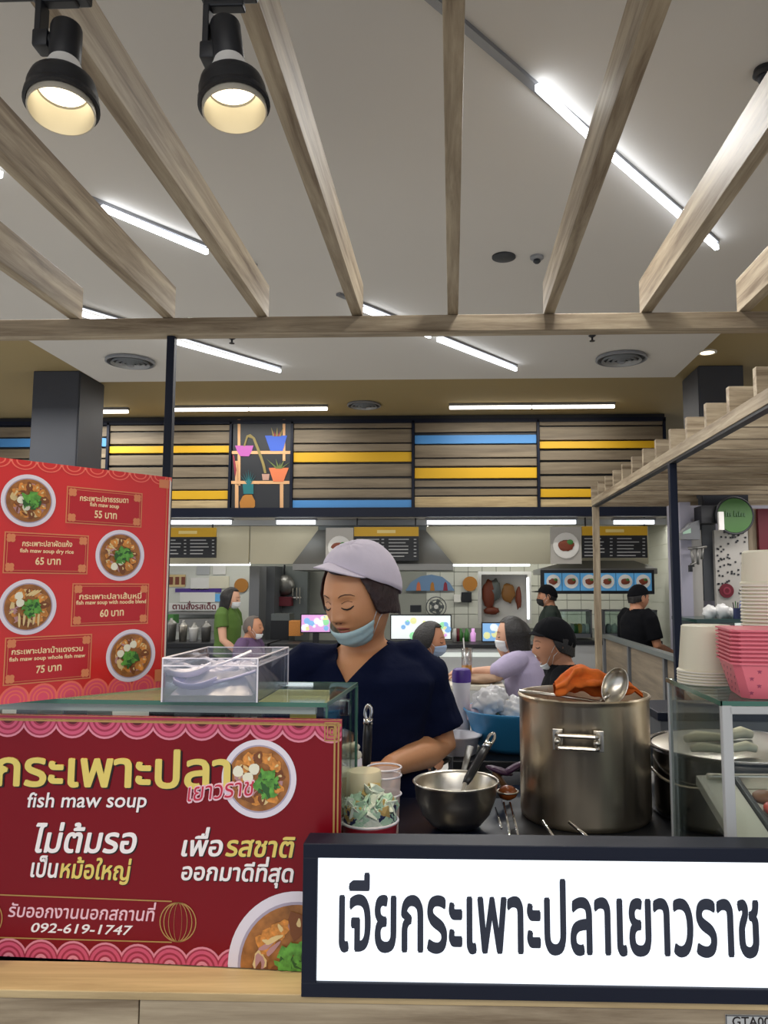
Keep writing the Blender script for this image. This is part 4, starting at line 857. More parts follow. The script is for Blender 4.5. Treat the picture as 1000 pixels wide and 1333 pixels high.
# ---- takeaway packaging on the right case
mat('box_pink', 'e67482', .4); mat('box_pink_dk', 'b0405a', .45); mat('cup_cream', 'e2dcc4', .5); mat('cup_rim', 'eee8da', .4); mat('print_mauve', '8a6f86', .5); mat('star', '9a3a58', .5)
zc = zt + .007
def takeaway(i, z, last):
    t = thing('takeaway_box', 'pink patterned takeaway box, %s of the nested stack on the right case' % ('lowest', 'second from the bottom', 'third from the bottom', 'fourth from the bottom', 'middle', 'fourth from the top', 'third from the top', 'second from the top', 'topmost')[i], 'box', (.548, 1.36, z), 'nested pink takeaway boxes')
    H_ = .060; q = Matrix.Rotation(R(-9), 3, 'Z'); c = Vector((.552, 1.372, z)); w0, w1 = .058, .0745
    def sq(w, zz, ch=.012):
        return [c + q @ Vector((a, b, zz)) for a, b in ((-w + ch, -w), (w - ch, -w), (w, -w + ch), (w, w - ch), (w - ch, w), (-w + ch, w), (-w, w - ch), (-w, -w + ch))]
    m = MB(); vs = sq(w0, 0) + sq(w1, H_) + sq(w1 + .003, H_) + sq(w1 + .003, H_ - .003) 
    fs = [tuple(range(8))[::-1]] + [(k * 8 + j, k * 8 + (j + 1) % 8, k * 8 + 8 + (j + 1) % 8, k * 8 + 8 + j) for k in range(3) for j in range(8)]
    m.add(vs, fs)
    if last: m.add(sq(w1 - .001, H_ - .0005), [tuple(range(8))])
    m.build('body', 'box_pink', t)
    if i == 0:
        m = MB(); rn = random.Random(3)
        for k in range(16):
            fx = -.045 + .03 * (k % 4) + (.012 if (k // 4) % 2 else 0); fz = .010 + .012 * (k // 4)
            w = w0 + (w1 - w0) * fz / H_ + .0006
            for side in (0, 1):
                pts = []
                for s_ in range(10):
                    a = s_ * PI / 5 + .3; rr = .0045 if s_ % 2 == 0 else .0018
                    u_ = fx + rr * math.cos(a); z_ = fz + rr * math.sin(a); p = Vector((u_, -w, z_)) if side == 0 else Vector((-w, u_, z_)); pts.append(c + q @ p)
                m.add(pts, [tuple(range(10))])
        m.build('star_print', 'star', t, fixn=False)
for i in range(9): takeaway(i, zc + i * .0068, i == 8)
def cup_stack(cx, cy, z, r0, r1, H_, n, step, name, lab, grp, inv):
    for i in range(n):
        t = thing(name, lab[i], 'cup' if 'cup' in name else 'tub', (cx, cy, z + i * step), grp)
        zz = z + i * step
        if inv: prof = [(r1 + .003, 0), (r1 + .0035, .004), (r1, .006), (r0, H_ - .002), (r0 - .003, H_), (.001, H_)]
        else: prof = [(.001, 0), (r0, 0), (r1, H_ - .004), (r1 + .003, H_ - .003), (r1 + .003, H_), (r1 - .001, H_)]
        MB().lathe((cx, cy, zz), prof, 44, cap0=False, cap1=False).build('wall', 'cup_cream', t, 40)
        a = (zz + .002) if inv else zz + H_ - .002
        MB().tube([(cx + (r1 + .002) * math.cos(q), cy + (r1 + .002) * math.sin(q), a) for q in np.linspace(0, 2 * PI, 45)[:-1]], .002, 6, closed=True).build('rim', 'cup_rim', t, True)
cup_stack(.497, 1.535, zc, .047, .054, .09, 5, .0055, 'paper_tub', ['upturned cream paper tub, %s of its stack behind the pink boxes' % s for s in ('lowest', 'second from the bottom', 'middle', 'second from the top', 'topmost')], 'upturned cream paper tubs', True)
cup_stack(.618, 1.52, zc, .040, .052, .095, 15, .0068, 'paper_cup', ['cream paper cup, %s in the tall stack behind the pink boxes' % s for s in ['lowest', 'second lowest', 'third lowest', 'fourth lowest', 'fifth lowest', 'sixth lowest', 'seventh lowest', 'eighth lowest', 'seventh from the top', 'sixth from the top', 'fifth from the top', 'fourth from the top', 'third from the top', 'second from the top', 'topmost']], 'stacked cream paper cups', False)
zz = zc + 14 * .0068 + .095
t = thing('paper_bowl', 'cream paper bowl with a mauve print, upside down on the tall cup stack', 'bowl', (.618, 1.52, zz))
MB().lathe((.618, 1.52, zz), [(.0555, 0), (.055, .004), (.052, .006), (.049, .062), (.045, .066), (.001, .066)], 44, cap0=False, cap1=False).build('body', 'cup_cream', t, 40)
MB().lathe((.618, 1.52, zz), [(.0525, .012), (.0500, .048)], 16, cap0=False, cap1=False, a0=R(215), a1=R(300)).build('print', 'print_mauve', t, True)
MB().lathe((.618, 1.52, zz), [(.0500, .048), (.0497, .055)], 6, cap0=False, cap1=False, a0=R(228), a1=R(250)).build('print', 'print_mauve', t, True)
# ================================================================== FAR KIOSKS
def pspan(x0, y0, x1, y1, Y, d, bev=0, mb=None):
    """box whose front face at distance Y covers photo rectangle x0,y0..x1,y1, d deep"""
    a = P(x0, y0, Y); b = P(x1, y1, Y); c = P(x0, y1, Y); e = P(x1, y0, Y)
    xa, xb = (a.x + c.x) / 2, (b.x + e.x) / 2; mb = mb or MB()
    return mb.span((xa, Y, (b.z + c.z) / 2), (xb, Y + d, (a.z + e.z) / 2), bev=bev)
def pthing(name, lab, cat, x, y, Y, group=None): return thing(name, lab, cat, P(x, y, Y), group)
mat('lit_panel', 'e8e4c8', .6); mat('screen_a', 'b8d8e8', .3, emit=.9); mat('screen_b', 'a0d0b0', .3, emit=.9); mat('glow_white', 'f4fbf4', .4, emit=2.0)
mat('poster_blue', '5a9fd0', .4, emit=.25); mat('menu_black', '15171c', .5); mat('menu_line', 'a8a8a8', .5); mat('menu_yellow', 'd8a81c', .5)
mat('plate_white', 'e8e6e0', .4); mat('meat', '7d3a22', .5); mat('greens', '3f7a38', .5); mat('sign_green', '3f6a30', .5, noise_amt=.1, scale=3); mat('wine', '6a1424', .5); mat('dotdark', '2a2c30', .6); mat('lav_wall', 'aaa8b6', .6)
mat('dark_wall', '3c403c', .7); mat('kitchen_grey', '6c7270', .4, .3); mat('glass_dark', '2d4844', .15)
glass('glass_far', 'e6f2ee', .06)
# upper soffit of the kiosks (cream panels), one per bay
for x0, x1 in ((215, 325), (326, 415), (555, 722), (723, 845)):
    pspan(x0, 685, x1 - 1, 734, 9.95, .06).build('panel', 'cream', wb)
pspan(-60, 676, 868, 684, 9.9, .1).build('panel', 'pale_grey', wb)
# light strips under the header
zk = P(500, 674, 9.6).z
struct('ceiling.002', MB().span((P(-60, 600, 9.5).x, 9.54, zk), (P(868, 600, 9.5).x, 12.0, zk + .04)), 'ceil_white')
for i, (x0, x1, lab) in enumerate(((212, 300, 'leftmost light strip under the dark header, over the left menu sign'), (360, 410, 'short light strip under the dark header left of the cook cap'), (556, 750, 'long light strip under the dark header right of the cook cap'), (800, 852, 'light strip under the dark header over the right menu sign'))):
    t = pthing('header_light', lab, 'light', (x0 + x1) / 2, 680, 9.6, 'light strips under the header'); pspan(x0, 677, x1, 682, 9.62, .05).build('tube', 'strip', t); pspan(x0 - 2, 674, x1 + 2, 677, 9.6, .09).build('housing', 'grey', t)
for i, (x0, x1, y, lab) in enumerate(((212, 325, 733, 'light strip lighting the left kiosk back wall'), (580, 690, 734, 'light strip lighting the middle kiosk back wall'))):
    t = pthing('cove_light', lab, 'light', (x0 + x1) / 2, y, 10.6, 'light strips lighting the kiosk back walls'); pspan(x0, y - 1, x1, y + 3, 10.6, .05).build('tube', 'strip', t); pspan(x0, y - 4, x1, y - 1, 10.6, .10).build('housing', 'grey', t)
# tiled back walls: real tiles, nearest rows
YW = 11.6
wt = MB().span((P(205, 700, YW).x, YW, 0), (P(880, 700, YW).x, YW + .05, 2.6)).build('wall_tiled', 'grout', None, kind='structure')
mbt = MB().span((-.10, -.012, -.10), (.10, 0, .10)).mesh('tile', ['tile'])
n_ = 0
for iz in range(7):
    for ix in range(40):
        x = P(555, 700, YW).x + .105 + ix * .21; z = .95 + .105 + iz * .21
        if x > P(876, 700, YW).x - .1: break
        o = bpy.data.objects.new('tile', mbt); COL.objects.link(o); o.parent = wt; o.location = (x, YW, z); n_ += 1
pspan(205, 735, 325, 846, YW - .03, .03).build('panel', 'tile', wt)
# partitions between kiosks
struct('partition', pspan(324, 737, 337, 838, 10.4, 1.1), 'grey'); struct('partition.001', pspan(338, 737, 357, 838, 10.8, .7), 'mid_grey')
struct('partition.002', pspan(358, 737, 400, 838, 11.3, .2), 'kitchen_grey')
struct('wall_side', MB().span((P(843, 700, 11.6).x, 9.6, 0), (P(843, 700, 11.6).x + .06, 11.6, 3.0)), 'tile')
for iz in range(9): MB().span((P(843, 700, 11.6).x - .008, 9.65, .95 + iz * .2), (P(843, 700, 11.6).x, 11.58, 1.138 + iz * .2)).build('tile', 'tile', bpy.data.objects['wall_side'])
# counters
def counter(x0, x1, ytop, Y, lab, fm, bands=True):
    a = P(x0, ytop, Y); b = P(x1, ytop, Y); t = thing('kiosk_counter', lab, 'counter', ((a.x + b.x) / 2, Y + .3, 0), 'far kiosk counters')
    MB().span((a.x, Y - .03, a.z - .05), (b.x, Y + .65, a.z), bev=.004).build('top', 'black', t)
    MB().span((a.x + .02, Y, 0), (b.x - .02, Y + .6, a.z - .05)).build('front_panel', fm, t)
    if bands:
        MB().span((a.x + .02, Y - .012, a.z - .15), (b.x - .02, Y, a.z - .10)).build('light_strip', 'glow_soft', t); MB().span((a.x + .02, Y - .01, a.z - .42), (b.x - .02, Y, a.z - .39)).build('trim_strip', 'black', t)
mat('glow_soft', 'e8f0ea', .4, emit=.5)
counter(205, 349, 837, 9.4, 'far kiosk counter behind the clear plastic box', 'dark', False)
counter(352, 700, 838, 9.4, 'long far kiosk counter behind the cook with a white band', 'pale_grey')
counter(702, 862, 834, 9.7, 'far kiosk counter behind the standing man in the cap', 'pale_grey', False)
# range hoods
def hood(xa, xb, xc, xd, y0, y1, y2, Y, lab, d=.9, mname='steel_dull'):
    t = pthing('range_hood', lab, 'hood', (xc + xd) / 2, y2, Y, 'range hoods')
    A, B_, C_, D_ = P(xa, y0, Y + .2), P(xb, y0, Y + .2), P(xc, y1, Y), P(xd, y1, Y)
    vs = [A, B_, D_, C_]; bk = [A + Vector((0, d * .5, 0)), B_ + Vector((0, d * .5, 0)), D_ + Vector((0, d, 0)), C_ + Vector((0, d, 0))]
    MB().add(vs + bk, [(0, 1, 2, 3), (4, 5, 6, 7), (0, 4, 5, 1), (3, 2, 6, 7), (0, 3, 7, 4), (1, 2, 6, 5)]).build('canopy', mname, t)
    pspan(xc, y1, xd, y2, Y, d).build('rim', 'steel_dull', t); return t
h = hood(414, 554, 381, 590, 690, 734, 742, 9.75, 'wide steel range hood behind the cook'); pspan(412, 678, 556, 692, 9.96, .5).build('duct', 'kitchen_grey', h)
h = hood(748, 820, 704, 856, 728, 740, 747, 9.78, 'steel range hood over the blue food pictures at right')
# menu signs
def dish(mb_root, x, y, r, Y, m=('meat', 'greens'), kids=None):
    c = P(x, y, Y); k = r * Y / 1000
    MB().lathe(c, [(.001, 0), (k, 0), (k, .006), (.001, .008)], 20, (0, -1, 0), cap0=False, cap1=False).build('printed_plate', 'plate_white', mb_root)
    mb = MB(); mb.ball(c + Vector((0, -.012, 0)), (k * .62, .006, k * .42), 12, 8, fn=lambda d: 1 + .3 * noise.noise(d * 2 + Vector((x, y, 0)))); mb.build('printed_food', m[0], mb_root)
    mb = MB(); mb.ball(c + Vector((k * .3, -.016, k * .25)), (k * .25, .005, k * .2), 8, 6); mb.build('printed_herbs', m[1], mb_root)
def menu(x0, x1, lab, pic=None, yt=685, yb=727, Y=9.62, seed=1):
    t = pthing('menu_sign', lab, 'menu sign', (x0 + x1) / 2, yb, Y, 'hanging menu signs over the far counter')
    pspan(x0, yt, x1, yt + 12, Y, .04).build('header_band', 'menu_yellow', t); pspan(x0, yt + 12, x1, yb, Y + .003, .037).build('board', 'menu_black', t)
    rn = random.Random(seed); mb = MB()
    for col in range(2):
        cx0 = x0 + 3 + col * (x1 - x0) / 2
        for r_ in range(6): 
            y = yt + 15.5 + r_ * 4.4; 
            if y < yb - 2: pspan(cx0, y, cx0 + (x1 - x0) * rn.uniform(.22, .36), y + 1.3, Y - .001, .002, mb=mb); pspan(cx0 + (x1 - x0) * .39, y, cx0 + (x1 - x0) * .43, y + 1.3, Y - .001, .002, mb=mb)
    mb.build('menu_lines', 'menu_line', t)
    mb = MB(); pspan((x0 + x1) / 2 - 12, yt + 4, (x0 + x1) / 2 + 12, yt + 8, Y - .001, .002, mb=mb); mb.build('heading', 'lamp_pale', t)
    if pic:
        pspan(pic[0], yt + 1, pic[1], yb + 8, Y - .02, .05).build('picture_panel', 'plate_grey', t); dish(t, (pic[0] + pic[1]) / 2, (yt + yb + 9) / 2, (pic[1] - pic[0]) * .42, Y - .025)
    for x in (x0 + 4, x1 - 4): pspan(x - 1, 672, x + 1, yt, Y + .015, .012).build('hanger', 'black', t)
mat('lamp_pale', 'f0d888', .4); mat('plate_grey', 'b8b4ac', .4)
menu(208, 281, 'hanging menu sign with yellow top at the left beside the black post', None, 687, 726, seed=1)
menu(461, 545, 'hanging menu sign with yellow top and food picture above the cook cap', (424, 460), 686, 730, seed=2)
menu(758, 843, 'hanging menu sign with yellow top and food picture at the right', (717, 757), 685, 726, seed=3)
# blue food pictures under the right hood
t = pthing('picture_strip', 'row of blue food pictures under the right range hood', 'picture panel', 780, 770, 9.71)
pspan(704, 742, 852, 773, 9.72, .04).build('frame', 'black', t)
for i in range(6): pspan(709 + 23.4 * i, 746, 731.5 + 23.4 * i, 769, 9.705, .015).build('picture', 'poster_blue', t); dish(t, 720.5 + 23.4 * i, 757, 9, 9.70)
# monitors on the counter
zcf = P(500, 838, 9.4).z
def monitor(x0, x1, y0, y1, Y, lab, m, seed):
    t = pthing('menu_screen', lab, 'screen', (x0 + x1) / 2, y1, Y, 'lit screens on the far counter')
    pspan(x0, y0, x1, y1, Y, .04, .004).build('frame', 'black', t); pspan(x0 + 1.5, y0 + 1.5, x1 - 1.5, y1 - 1.5, Y - .004, .006).build('screen', m, t)
    rn = random.Random(seed)
    for k in range(14):
        c = P(rn.uniform(x0 + 5, x1 - 5), rn.uniform(y0 + 4, y1 - 5), Y - .006); MB().lathe(c, [(.001, 0), (.04 * rn.uniform(.5, 1.2), 0), (.001, .002)], 10, (0, -1, 0), cap0=False, cap1=False).build('screen_picture', rn.choice(['scr_pink', 'scr_green', 'scr_yellow', 'scr_white', 'scr_blue']), t)
    MB().span((P((x0 + x1) / 2 - 4, y1, Y).x, Y + .01, zcf), (P((x0 + x1) / 2 + 4, y1, Y).x, Y + .03, P(0, y1, Y).z + .02)).build('stand', 'black', t)
for n, c in (('scr_pink', 'd8a0d8'), ('scr_green', '90d8a0'), ('scr_yellow', 'e0e0a0'), ('scr_white', 'e8f0f0'), ('scr_blue', '80b0e0')): mat(n, c, .4, emit=.8)
monitor(391, 431, 799, 824, 9.55, 'lit menu screen on the far counter left of the cook', 'scr_pink', 1)
monitor(508, 588, 800, 833, 9.55, 'large lit menu screen behind the cook shoulder', 'scr_white', 2)
monitor(627, 684, 810, 836, 9.55, 'lit menu screen behind the woman in lilac', 'scr_blue', 3)
# left kiosk contents
def block(name, lab, cat, x0, y0, x1, y1, Y, d, m, group=None, bev=.003):
    return pspan(x0, y0, x1, y1, Y, d, bev).build(name, m, None, label=lab, cat=cat, group=group)
for i, (x0, y0, x1, y1, m, lab) in enumerate(((215, 748, 241, 764, 'pb_noodle', 'small picture poster leftmost on the left kiosk wall'), (248, 752, 272, 768, 'plate_white', 'white sheet on the left kiosk wall between two pictures'), (256, 734, 273, 748, 'pale_grey', 'upper grey notice on the left kiosk wall'), (277, 734, 294, 748, 'white', 'upper white notice on the left kiosk wall beside the grey one'), (272, 750, 298, 766, 'cup_cream', 'cream poster on the left kiosk wall beside the orange disc'), (228, 766, 288, 771, 'purple', 'narrow purple strip notice on the left kiosk wall'), (234, 771, 280, 784, 'plate_white', 'long white notice under the purple strip'), (280, 773, 290, 783, 'poster_blue', 'small blue notice on the left kiosk wall'))):
    block('wall_notice', lab, 'notice', x0, y0, x1, y1, YW - .05, .015, m, 'notices on the left kiosk wall')
for k in range(3): block('photo_card', 'small brown food photo on the left kiosk wall, %s of three' % ('left', 'middle', 'right')[k], 'photo', 220 + 8 * k, 751, 225 + 8 * k, 761, YW - .06, .008, 'meat', 'food photos on the left kiosk wall')
t = pthing('lettered_strip', 'white strip with dark red lettering across the left kiosk wall', 'sign', 252, 795, YW - .1); pspan(220, 785, 284, 795, YW - .1, .02).build('panel', 'plate_white', t)
vs, fs = layout('ตามสั่งรสเด็ด', .03); a = P(224, 793, YW - .101); b_ = P(281, 793, YW - .101); w_ = max(p[0] for p in vs); mb = MB()
thick2d(mb, vs, fs, lambda x, y, d: (a.x + x / w_ * (b_.x - a.x), YW - .101 - d, a.z + y * .12), .003); mb.build('lettering', 'wine', t)
c = P(314, 762, YW - .06); MB().lathe(c, [(.001, 0), (.105, 0), (.105, .02), (.001, .02)], 28, (0, 1, 0), cap0=False, cap1=False).build('orange_disc', 'pr_ochre', None, label='round orange disc on the left kiosk wall', cat='decoration')
c = P(612, 760, YW - .06); MB().lathe(c, [(.001, 0), (.11, 0), (.11, .02), (.001, .02)], 28, (0, 1, 0), cap0=False, cap1=False).build('yellow_disc', 'pr_ochre', None, label='round yellow disc on the middle kiosk tiled wall', cat='decoration')
rn = random.Random(7)
# pots and boxes on the left counter
items = [(222, 812, 'cylinder', 14, 'steel_dull', 'steel pot leftmost on the left far counter'), (238, 815, 'cylinder', 11, 'steel', 'steel tub second from the left on the left far counter'), (252, 818, 'cylinder', 12, 'plate_white', 'white bowl on the left far counter'), (268, 816, 'cylinder', 13, 'steel_dull', 'steel pot beside the green shirt woman')]
for x, y, _, w2, m, lab in items:
    c = P(x, 836, 9.7); k = w2 * 9.7 / 1000 / 2; hgt = (P(x, y, 9.7).z - c.z); c.z = P(x, 837, 9.4).z
    t = thing('far_pot', lab, 'pot', c, 'pots on the left far counter'); MB().lathe(c, [(.001, 0), (k * .85, 0), (k, hgt * .9), (k * 1.08, hgt), (k * .95, hgt), (k * .8, .01)], 20, cap0=False, cap1=False).build('body', m, t, True); MB().lathe(c + Vector((0, 0, hgt)), [(k, 0), (k * .5, .03), (.02, .04), (.02, .06), (.001, .06)], 20, cap0=False).build('lid', 'steel_dull', t, True)
block('vegetable_tray', 'tray of green vegetables at the far left of the left far counter', 'tray', 214, 800, 226, 812, 9.85, .2, 'greens'); block('kitchen_shelf', 'steel shelf over the pots on the left kiosk wall', 'shelf', 214, 797, 290, 800, 11.2, .35, 'steel_dull')
block('equipment_rail', 'grey steel equipment behind the pots on the left far counter', 'equipment', 214, 806, 286, 822, 10.9, .5, 'steel_dull')
# wok, red box, hanging bits in the dark bay
c = P(370, 762, 11.2); t = thing('hanging_wok', 'dark round wok hanging on the grey wall left of the cook', 'wok', c)
MB().lathe(c, [(.155, 0), (.13, .05), (.07, .085), (.001, .095)], 30, (0, -1, 0), cap0=False, cap1=False).build('pan', 'steel_dull', t, True)
MB().tube([c + Vector((0, 0, .15)), c + Vector((0, 0, .30))], .012, 8).build('handle', 'black', t)
block('red_box', 'dark red box on the grey wall under the wok', 'box', 358, 777, 379, 789, 11.1, .15, 'wine'); block('tool_rail', 'thin steel rail on the grey wall beside the wok', 'rail', 378, 777, 392, 779, 11.2, .05, 'steel')
for i, x in enumerate((381, 386, 390)): MB().tube([P(x, 765, 11.18), P(x, 776 + 5 * i, 11.18)], .01, 6).build('kitchen_tool', 'steel', None, label='hanging kitchen tool on the rail, %s of three beside the wok' % ('first', 'second', 'third')[i], cat='tool', group='tools beside the wok')
block('dark_cabinet', 'dark cabinet under the red box behind the far counter', 'cabinet', 352, 808, 376, 836, 10.2, .4, 'black'); block('snack_box', 'pale box with orange print left of the pink screen', 'box', 376, 808, 391, 828, 9.9, .2, 'pb_orange')
block('crate', 'grey crate on top of the dark cabinet', 'crate', 353, 799, 377, 808, 10.2, .3, 'kitchen_grey')
# middle kiosk wall: arched picture, fan, boxes
t = pthing('arch_picture', 'blue arched mural on the tiled wall right of the cook cap', 'mural', 565, 770, YW - .05)
pts = [P(528, 769, YW - .05), P(535, 758, YW - .05), P(548, 750, YW - .05), P(562, 748, YW - .05), P(576, 751, YW - .05), P(586, 759, YW - .05), P(592, 769, YW - .05)]
mat('arch_blue', '6f8fb4', .5); MB().prism(pts, (0, .02, 0)).build('panel', 'arch_blue', t)
for x, m in ((545, 'pr_orange'), (563, 'pr_ochre'), (580, 'pr_red')): MB().prism([P(x - 3, 769, YW - .055), P(x + 3, 769, YW - .055), P(x + 2, 760, YW - .055), P(x, 757, YW - .055), P(x - 2, 760, YW - .055)], (0, .006, 0)).build('printed_figure', m, t)
c = P(568, 790, 11.3); t = thing('wall_fan', 'round grey fan on the tiled wall behind the cook shoulder', 'fan', c)
for r_ in (.145, .10, .06): MB().tube([c + Vector((r_ * math.cos(a), -.02, r_ * math.sin(a))) for a in np.linspace(0, 2 * PI, 25)[:-1]], .007, 6, closed=True).build('guard_ring', 'mid_grey', t)
for k in range(5): MB().box(c + Vector((.07 * math.cos(k * 1.257), 0, .07 * math.sin(k * 1.257))), (.09, .01, .05), Matrix.Rotation(-k * 1.257, 3, 'Y')).build('blade', 'kitchen_grey', t)
MB().lathe(c, [(.001, .03), (.03, .03), (.035, 0), (.05, -.2)], 16, (0, -1, 0), cap0=False).build('motor', 'plate_white', t)
block('wall_box', 'small black box on the tiled wall beside the yellow disc', 'box', 601, 771, 614, 784, YW - .08, .05, 'black'); block('wall_box', 'small white box on the tiled wall beside the black one', 'box', 591, 774, 600, 784, YW - .08, .05, 'white')
block('rice_cooker', 'small dark and white appliance beside the fan', 'appliance', 534, 788, 548, 797, 11.2, .2, 'dark')
for i, (x, m) in enumerate(((592, 'plate_white'), (600, 'greens'), (608, 'greens'), (616, 'scr_pink'), (597, 'wine'))):
    c = P(x, 835, 9.75); MB().lathe(c, [(.03, 0), (.035, .10), (.02, .12), (.02, .16), (.001, .16)], 14, cap0=True, cap1=False).build('far_bottle', m, None, True, label='small %s container on the far counter, %s from the large lit screen' % ({'plate_white': 'white', 'greens': 'green', 'scr_pink': 'pink', 'wine': 'dark red'}[m], ('first', 'third', 'fourth', 'fifth', 'second')[i]), cat='container', group='containers between the two lit screens')
# roast display: white lit cabinet
mat('roast_gold', '9a6a34', .5)
t = pthing('roast_cabinet', 'white lit cabinet with hanging roast meat behind the woman in lilac', 'cabinet', 657, 808, 10.8)
pspan(625, 746, 690, 812, 11.0, .04).build('back_panel', 'plate_white', t)
for q in ((623, 744, 692, 748), (623, 748, 627, 812), (687, 748, 692, 812)): pspan(*q, 10.75, .3).build('frame', 'white', t)
pspan(686, 752, 689, 806, 10.74, .01).build('light_strip', 'strip', t)
for i, (x, y, w2, h2, m) in enumerate(((637, 773, 9, 18, 'meat'), (645, 768, 7, 14, 'kitchen_grey'), (662, 772, 9, 12, 'roast_gold'), (675, 778, 4, 14, 'meat'), (640, 795, 10, 5, 'meat'))):
    c = P(x, y, 10.9); mb = MB(); mb.ball(c, (w2 * .0109, .04, h2 * .0109), 14, 10, fn=lambda d: 1 + .25 * noise.noise(d * 2 + Vector((i, 0, 0)))); mb.build('roast', m, t, True)
# right kiosk: glass cases on counter, utensils
for (x0, x1, y0, y1, lab) in ((724, 771, 794, 830, 'low glass case on the far counter behind the man in the cap'), (786, 856, 794, 830, 'glass case with dark frame in front of the man at right')):
    t = pthing('far_glass_case', lab, 'display case', (x0 + x1) / 2, y1, 9.9, 'glass cases on the right far counter')
    for q in ((x0, y0, x1, y0 + 2), (x0, y1 - 5, x1, y1), (x0, y0, x0 + 2, y1), (x1 - 2, y0, x1, y1)): pspan(*q, 9.9, .35).build('frame', 'mid_grey', t)
    pspan(x0 + 2, y0 + 2, x1 - 2, y1 - 5, 9.91, .005).build('pane', 'glass_far', t)
    rn = random.Random(int(x0)); 
    for k in range(8):
        x = x0 + 6 + (x1 - x0 - 12) * k / 7; c = P(x, y1 - 5, 10.05); mm = rn.choice(['plate_white', 'greens', 'pale_grey', 'menu_yellow', 'cup_cream'])
        MB().ball(c + Vector((0, 0, .06)), (.045, .05, .07), 12, 8, fn=lambda d: 1 + .2 * noise.noise(d * 2 + Vector((k, 0, 0)))).build('food_heap', mm, t, True)
block('plates_stack', 'stack of white plates beside the glass case on the right far counter', 'plates', 745, 812, 762, 818, 10.6, .2, 'plate_white')

# ------------------------------------------------ low wooden partition on the right
pt = thing('wood_partition', 'waist-high wooden partition with dark frame running back under the right canopy', 'partition', (1.44, 6.2, 0))
pt['kind'] = 'thing'
wood('oak_partition', '5c5244', '8a7c68', 'y', .6)
MB().span((1.43, 4.3, 1.08), (1.50, 7.45, 1.115), bev=.003).build('top_rail', 'kitchen_grey', pt)
ys = [4.3, 5.35, 6.42, 7.44]
for i in range(3): MB().span((1.455, ys[i] + .03, .05), (1.48, ys[i + 1] - .03, 1.08), bev=.002).build('panel', 'oak_partition', pt)
for y in ys: MB().span((1.435, y - .022, 0), (1.495, y + .022, 1.08)).build('post', 'mid_grey', pt)
# ------------------------------------------------ right canopy
cn = thing('timber_canopy', 'stepped timber slat canopy at the right on a black post and a timber post', 'canopy', (1.45, 5.2, 0))
MB().span((1.375, 1.9, 2.355), (1.43, 7.56, 2.425), bev=.003).build('edge_beam', 'oak_y', cn); MB().span((1.38, 1.9, 2.34), (1.425, 7.56, 2.355)).build('under_strip', 'black', cn)
o0 = None
for k in range(17):
    y = 2.10 + .345 * k; 
    if o0 is None: o0 = MB().span((1.385, y - .02, 2.427), (5.2, y + .02, 2.56), bev=.002).build('slat', 'oak_x', cn, at=(1.385, y, 2.427))
    else: o = o0.copy(); COL.objects.link(o); o.location = Vector((1.385, y, 2.427)) - cn.location
MB().span((5.14, 1.9, 2.355), (5.2, 7.9, 2.425)).build('edge_beam', 'oak_y', cn)
MB().span((1.39, 7.56, 2.355), (5.2, 7.63, 2.425)).build('edge_beam', 'oak_x', cn)
MB().span((1.378, 4.855, 0), (1.425, 4.90, 2.34), bev=.003).build('post', 'navy_black', cn)
MB().span((1.372, 7.47, 0), (1.432, 7.53, 2.34), bev=.003).build('post', 'oak_z', cn); MB().span((5.14, 7.5, 0), (5.2, 7.56, 2.35)).build('post', 'oak_z', cn); MB().span((5.14, 1.9, 0), (5.2, 1.96, 2.35)).build('post', 'navy_black', cn); MB().span((1.378, 1.9, 0), (1.425, 1.94, 2.34)).build('post', 'navy_black', cn)
# ------------------------------------------------ shop behind the canopy at far right
YR = 7.05
struct('wall_shop', MB().span((P(882, 700, YR).x, YR + .25, 0), (7.9, YR + .32, 2.33)), 'lav_wall')
struct('trim_1', MB().span((P(884, 700, YR).x, YR - .05, 0), (P(898, 700, YR).x, YR + .24, 2.33)), 'lav_wall')
struct('trim_2', pspan(915, 662, 933, 782, YR, .2), 'mid_grey')
t = pthing('dotted_panel', 'white panel with scattered black dots and a red round sticker at right', 'panel', 954, 800, YR - .1)
pspan(932, 690, 976, 812, YR - .1, .05).build('panel', 'plate_grey', t); rn = random.Random(12)
for k in range(70):
    x, y = rn.uniform(934, 974), rn.uniform(692, 775) if k < 58 else rn.uniform(690, 700); pspan(x - 1.1, y - 1.1, x + 1.1, y + 1.1, YR - .106, .006).build('dot', 'dotdark', t)
c = P(946, 769, YR - .11); MB().lathe(c, [(.001, .01), (.062, .01), (.064, 0)], 24, (0, -1, 0), cap0=False).build('sticker', 'wine', t)
MB().lathe(c + Vector((0, -.012, 0)), [(.02, 0), (.035, .002), (.02, .003)], 20, (0, -1, 0), cap0=False, cap1=False).build('sticker_ring', 'pr_red', t)
pspan(897, 690, 915, 812, YR - .02, .04).build('speckled_panel', 'plate_grey', None, label='pale speckled narrow panel behind the black post at right', cat='panel')
c = P(957, 671, YR - .3); t = thing('round_sign', 'round green shop sign hanging under the canopy at right', 'sign', c)
MB().lathe(c, [(.001, 0), (.150, 0), (.155, -.02), (.150, -.04), (.001, -.04)], 40, (0, -1, 0), cap0=False, cap1=False).build('disc', 'sign_green', t); MB().tube([c + Vector((.160 * math.cos(a), .01, .160 * math.sin(a))) for a in np.linspace(0, 2 * PI, 41)[:-1]], .010, 8, closed=True).build('rim', 'dark', t)
mb = MB()
for k, (x, h_) in enumerate(((-.085, .05), (-.065, .035), (-.045, .03), (-.01, .05), (.012, .03), (.03, .045), (.052, .03), (.072, .03))): mb.span((c.x + x, c.y - .012, c.z - .01), (c.x + x + .012, c.y - .004, c.z - .01 + h_))
mb.build('lettering', 'pb_dkgreen', t)
